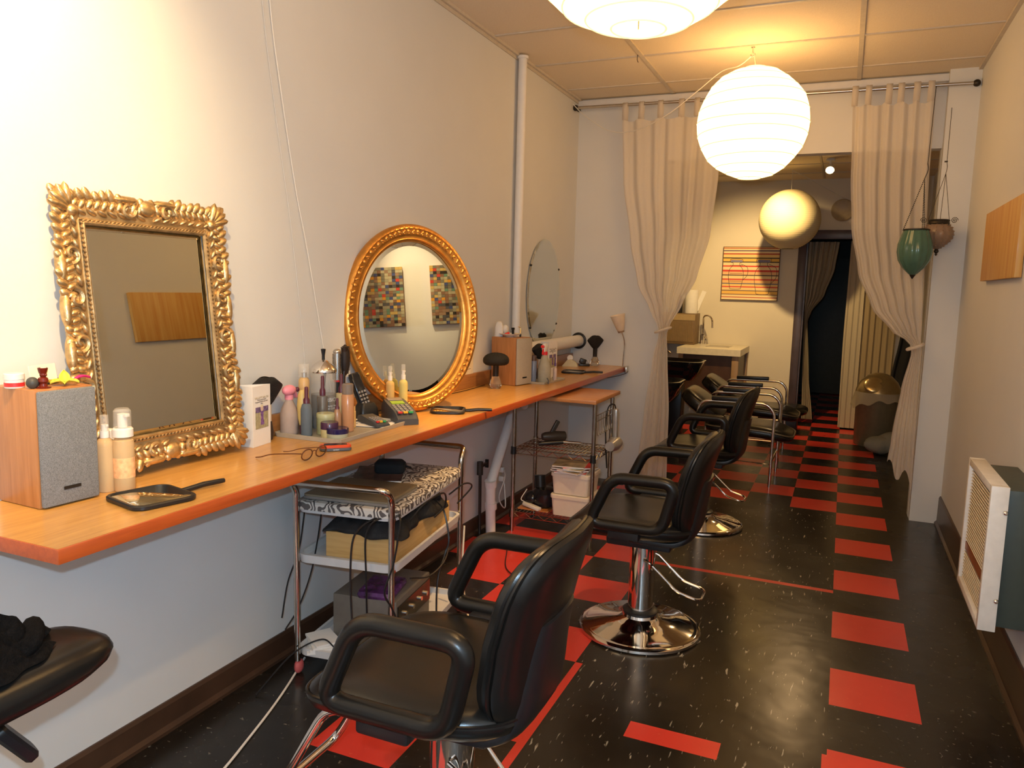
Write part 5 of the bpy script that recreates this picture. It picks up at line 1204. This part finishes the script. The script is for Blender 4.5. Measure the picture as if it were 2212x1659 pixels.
MB().tube(cr([(0, -.058, .028), (-.03, -.070, .027), (-.10, -.088, .020), (-.140, -.094, .008), (-.165, -.094, .003)]), .0019, 6).build('temple_arm', GF, t)
MB().tube(cr([(0, .062, .028), (-.03, .058, .026), (-.09, .040, .018), (-.13, .028, .006), (-.155, .022, .003)]), .0015, 6).build('temple_arm', GF, t)
mb = MB()
for cy_ in (-.032, .036): mb.rings([[Vector((x, cy_+.0235*math.cos(2*PI*k/24), .021+.0165*math.sin(2*PI*k/24))) for k in range(24)] for x in (-.0005, .0005)])
mb.build('lenses', mat('lens', (0.95, 0.9, 0.85), .02, trans=1.0, ior=1.05), t)
# on the near speaker
zs = CZ+.3005
t = thing('cosmetic_jar', 'white jar with red printed label on the near speaker', 'jar', (.075, 1.262, zs))
MB().lathe([(.021, 0), (.022, .002), (.022, .022)], 24).build('body', WP, t); MB().lathe([(.0225, .004), (.0225, .014)], 24, cap=False).build('red_label', RED, t); MB().lathe([(.023, .022), (.023, .035), (.021, .037)], 24).build('lid', WP, t)
o = MB().sph((0, 0, .015), (.0145, .0145, .0148)).build('dark_ball', mat('dark_grey_ball', (0.05, 0.05, 0.045), .5)); o.location = (.128, 1.272, zs); tag(o, 'small dark grey ball left of the red-brown figurine', 'ball')
t = thing('figurine', 'small glossy red-brown figurine carrying a basket on near speaker', 'figurine', (.140, 1.292, zs))
FG = mat('red_resin', (0.16, 0.018, 0.008), .12, trans=.2)
MB().lathe([(.017, 0), (.018, .003), (.010, .006), (.009, .012), (.0125, .018), (.011, .026), (.007, .029)], 18).build('body', FG, t)
MB().sph((.001, 0, .035), .0085).sph((.008, .002, .034), .003).build('head', FG, t)
MB().lathe([(.009, 0), (.0115, .010), (.012, .014), (.010, .014), (.008, .004)], 16, c=(0, 0, .038)).build('basket', FG, t)
MB().sph((.003, .0, .051), (.007, .007, .003)).build('pale_filling', CREAM, t)
t = thing('business_cards', 'cream card propped in a dark holder behind the figurine', 'cards', (.075, 1.345, zs), .2)
MB().box((0, 0, .006), (.03, .085, .012), bev=.001).build('holder', MATTEB, t); MB().box((.004, -.012, .030), (.0015, .085, .046), rot=(0, -.15, 0)).build('card', mat('cream_card', (0.85, 0.80, 0.62), .7), t)
t = thing('silk_flower', 'yellow star-shaped flower with magenta petal tip on near speaker', 'flower', (.135, 1.352, zs))
def petal(M, L_, W_, m, nm='petal'):
    MB().surf(lambda u, v: (L_*u, W_*math.sin(PI*min(.98, max(.03, u))**.8)*(v-.5), .006*math.sin(PI*u)+.006*(2*v-1)**2), 8, 6, M=M).build(nm, m, t, solid=.0008)
YF = mat('yellow_petal', (0.75, 0.60, 0.06), .6, var=.15, scale=60)
for a in (-2.6, -1.6, -.6, .5, 1.5): petal(TR(0, 0, .002) @ RZ(a) @ RY(-.15), .038, .028, YF)
petal(TR(-.004, .004, .004) @ RZ(2.6) @ RY(-1.25), .036, .026, YF)
petal(TR(0, .028, .010) @ RZ(1.45) @ RY(-.05), .045, .016, mat('magenta_petal', (0.65, 0.02, 0.16), .5), 'magenta_petal')
MB().tube(cr([(.0, .0, .003), (-.02, .02, .004), (-.035, .05, .004)]), .0015, 6).build('stem', mat('brown_stem', (.15, .1, .03), .6), t)
# on the far speaker
zs = CZ+.2855
t = thing('tape_dispenser', 'white rounded tape holder standing on the far speaker', 'dispenser', (.055, 4.27, zs), .3)
MB().loft(.026, .035, .012, [(0, 0), (.06, .002), (.085, .010), (.092, .02)]).build('body', WP, t); MB().sph((.035, .01, .045), (.02, .024, .026)).build('side_knob', WP, t)
t = thing('dish', 'shallow white dish with lipstick on the far speaker', 'dish', (.135, 4.25, zs))
MB().lathe([(.022, 0), (.024, .004), (.062, .018), (.066, .022), (.060, .021), (.02, .008)], 30).build('dish', WP, t)
t = thing('lipstick', 'upright dark lipstick standing in the shallow white dish', 'lipstick', (.145, 4.27, zs+.0085)); MB().cyl((0, 0, 0), (0, 0, .035), .007, 12).cyl((0, 0, .035), (0, 0, .048), .0095, 12).build('case', MATTEB, t)
t = thing('lipstick', 'red lipstick tip lying in the shallow white dish', 'lipstick', (.115, 4.235, zs+.012)); MB().cyl((-.01, -.015, .0), (.01, .02, .012), .007, 12).build('case', RED, t)
t = thing('sunglasses', 'gold and black folded sunglasses balanced on the far speaker edge', 'glasses', (.175, 4.315, zs), .4)
MB().box((0, 0, .012), (.012, .055, .020), bev=.004).build('lenses', BLACKP, t); MB().tube(cr([(0, -.03, .02), (-.03, -.03, .02), (-.06, -.02, .012)]), .0018, 6).build('temple_arm', mat('brass', (.6, .4, .15), .3, .9), t); MB().tube(cr([(0, .03, .02), (.0, .035, .05), (-.012, .03, .06)]), .0025, 6).build('temple_arm', mat('brass', 0), t)
# notices behind the oval mirror
t = thing('framed_notice', 'cream printed price sheet propped on the backsplash right of oval mirror', 'notice', (.014, 3.905, CZ+.0815))
MB().box((.002, 0, .085), (.002, .17, .17), rot=(0, -.02, 0)).build('sheet', mat('cream_sheet', (0.72, 0.62, 0.46), .7), t)
mb = MB()
for k in range(6): mb.box((.0045, .0, .03+.022*k), (.001, .11-.03*(k % 2), .0025), rot=(0, -.02, 0))
mb.build('print_lines', mat('ink_grey', 0), t)
# small tray with spray bottle
t = thing('tray', 'small beige tray beside the far speaker holding the red-trigger bottle', 'tray', (.262, 4.50, Z0), math.radians(-4))
MB().loft(.085, .165, .015, [(0, .006), (.0, .003), (.012, 0), (.013, .003), (.006, .007), (.004, .009)], n=5).build('tray_body', mat('tray_beige', 0), t)
t = thing('trigger_bottle', 'cloudy spray bottle with red and white trigger beside far speaker', 'bottle', (.300, 4.415, Z0+.005))
MB().lathe([(.038, 0), (.041, .006), (.041, .085), (.035, .11), (.018, .165), (.014, .172)], 28).build('body', mat('cloudy_plastic', (0.50, 0.47, 0.36), .25, trans=.25, ior=1.15), t)
MB().cyl((0, 0, .170), (0, 0, .190), .018, 18).box((.0, -.030, .195), (.010, .010, .045), rot=(-.35, 0, 0), bev=.002).cyl((0, -.030, .222), (0, -.046, .224), .010, 12).build('red_trigger', RED, t)
MB().loft(.012, .030, .010, [(.190, .004), (.205, .0), (.232, 0), (.240, .006)], c=(0, 0, 0)).build('white_head', WP, t)
bottle('yellow_bottle', 'slim yellow-topped bottle at the back of the small tray', 'bottle', .205, 4.372, .016, .235, mat('blue_yellow_bottle', (0.10, 0.11, 0.20), .3), mat('yellow_cap', (0.60, 0.48, 0.06), .4), 'plumcap', Z0+.005, shape=[(.015, 0), (.016, .004), (.016, .10), (.010, .14)])
bottle('blue_tube', 'grey-blue bottle left of the red-trigger spray bottle', 'bottle', .236, 4.395, .020, .165, mat('blue_grey_bottle', (0.20, 0.23, 0.30), .3), mat('brown_cap', (.12, .07, .05), .4), 'cap', Z0+.005)
bottle('lipgloss_tube', 'small purple-capped pale tube before the white display card', 'tube', .318, 4.56, .0125, .145, mat('pale_pink_tube', (0.60, 0.45, 0.38), .3), mat('purple_cap', (0.12, 0.06, 0.20), .4), 'plumcap', Z0+.005, shape=[(.012, 0), (.0125, .003), (.0125, .075), (.009, .08)])
t = thing('hair_clip', 'dark metal hair clip standing on the front of the small tray', 'clip', (.338, 4.375, Z0+.006), .5)
MB().tube(rpath([(0, -.045, 0), (0, -.05, .022), (0, .01, .030), (0, .048, .008)], .012, 4), .004, 6).tube([(0, -.045, .004), (0, .045, .004)], .003, 6).build('clip', GREYP, t)
# counter end: tape measure, black clip box, gooseneck lamp
t = thing('tape_dispenser', 'pale wedge-shaped tape dispenser near the far counter corner', 'dispenser', (.095, 5.50, Z0), math.radians(15))
MB().prism([(-.06, 0), (.06, 0), (.05, .03), (.01, .055), (-.02, .05)], .04, M=TR(0, .02, 0) @ RX(PI/2)).build('body', mat('pale_yellow_plastic', (0.60, 0.54, 0.32), .4), t); MB().lathe([(.022, 0), (.022, .02)], 20, M=TR(-.0, .01, .065) @ RX(PI/2)).build('roll', WP, t)
t = thing('stapler', 'small black hole-punch shaped item beside the pale tape dispenser', 'stapler', (.175, 5.60, Z0), math.radians(25))
MB().box((0, 0, .008), (.085, .05, .016), bev=.003).box((-.01, 0, .036), (.05, .035, .04), rot=(0, .3, 0), bev=.006).build('body', BLACKP, t); MB().tube(cr([(.02, 0, .05), (.035, 0, .03), (.04, 0, .012)]), .003, 6).build('lever', STEEL, t)
t = thing('gooseneck_lamp', 'clip-on gooseneck lamp with cream bell shade at counter end', 'lamp', (CX-.015, 5.70, CZ+.001))
MB().tube(cr([(0, 0, .0), (.004, 0, .10), (.008, 0, .17), (0, -.01, .23), (-.018, -.02, .275)]), .0055, 10).build('gooseneck', CHROME, t)
MB().lathe([(.024, 0), (.030, .01), (.058, .125), (.0555, .125), (.027, .012)], 32, M=TR(-.020, -.022, .275) @ RY(-.22) @ RX(.12), cap=False).build('lamp_shade', mat('cream_shade', (0.76, 0.62, 0.46), .3, coat=.3), t)
MB().lathe([(.024, -.01), (.026, .004)], 20, M=TR(-.020, -.022, .275) @ RY(-.22) @ RX(.12)).build('socket_cap', mat('socket_brown', (.3, .2, .12), .4), t)
MB().box((.026, 0, -.018), (.018, .036, .045), bev=.004).box((.010, 0, .003), (.045, .030, .004)).build('clamp', STEEL, t)
MB().sph((-.03, -.026, .335), .02).build('bulb', WP, t)
o = MB().tube(cr([(.47, 5.70, .90), (.485, 5.72, .87), (.42, 5.6, .845), (.36, 5.3, .85), (.33, 4.9, .858)], 8), .0022, 6).build('lamp_cable', BLACKP); tag(o, 'thin dark lamp cable running under the far counter end', 'cable')
o = MB().tube(cr([(.040, 2.92, .9135), (.05, 3.1, .9135), (.045, 3.5, .9135), (.06, 3.8, .9135), (.045, 4.1, .9135)], 8), .002, 6).build('counter_cable', BLACKP); tag(o, 'thin black speaker cable lying along the back of the counter', 'cable')
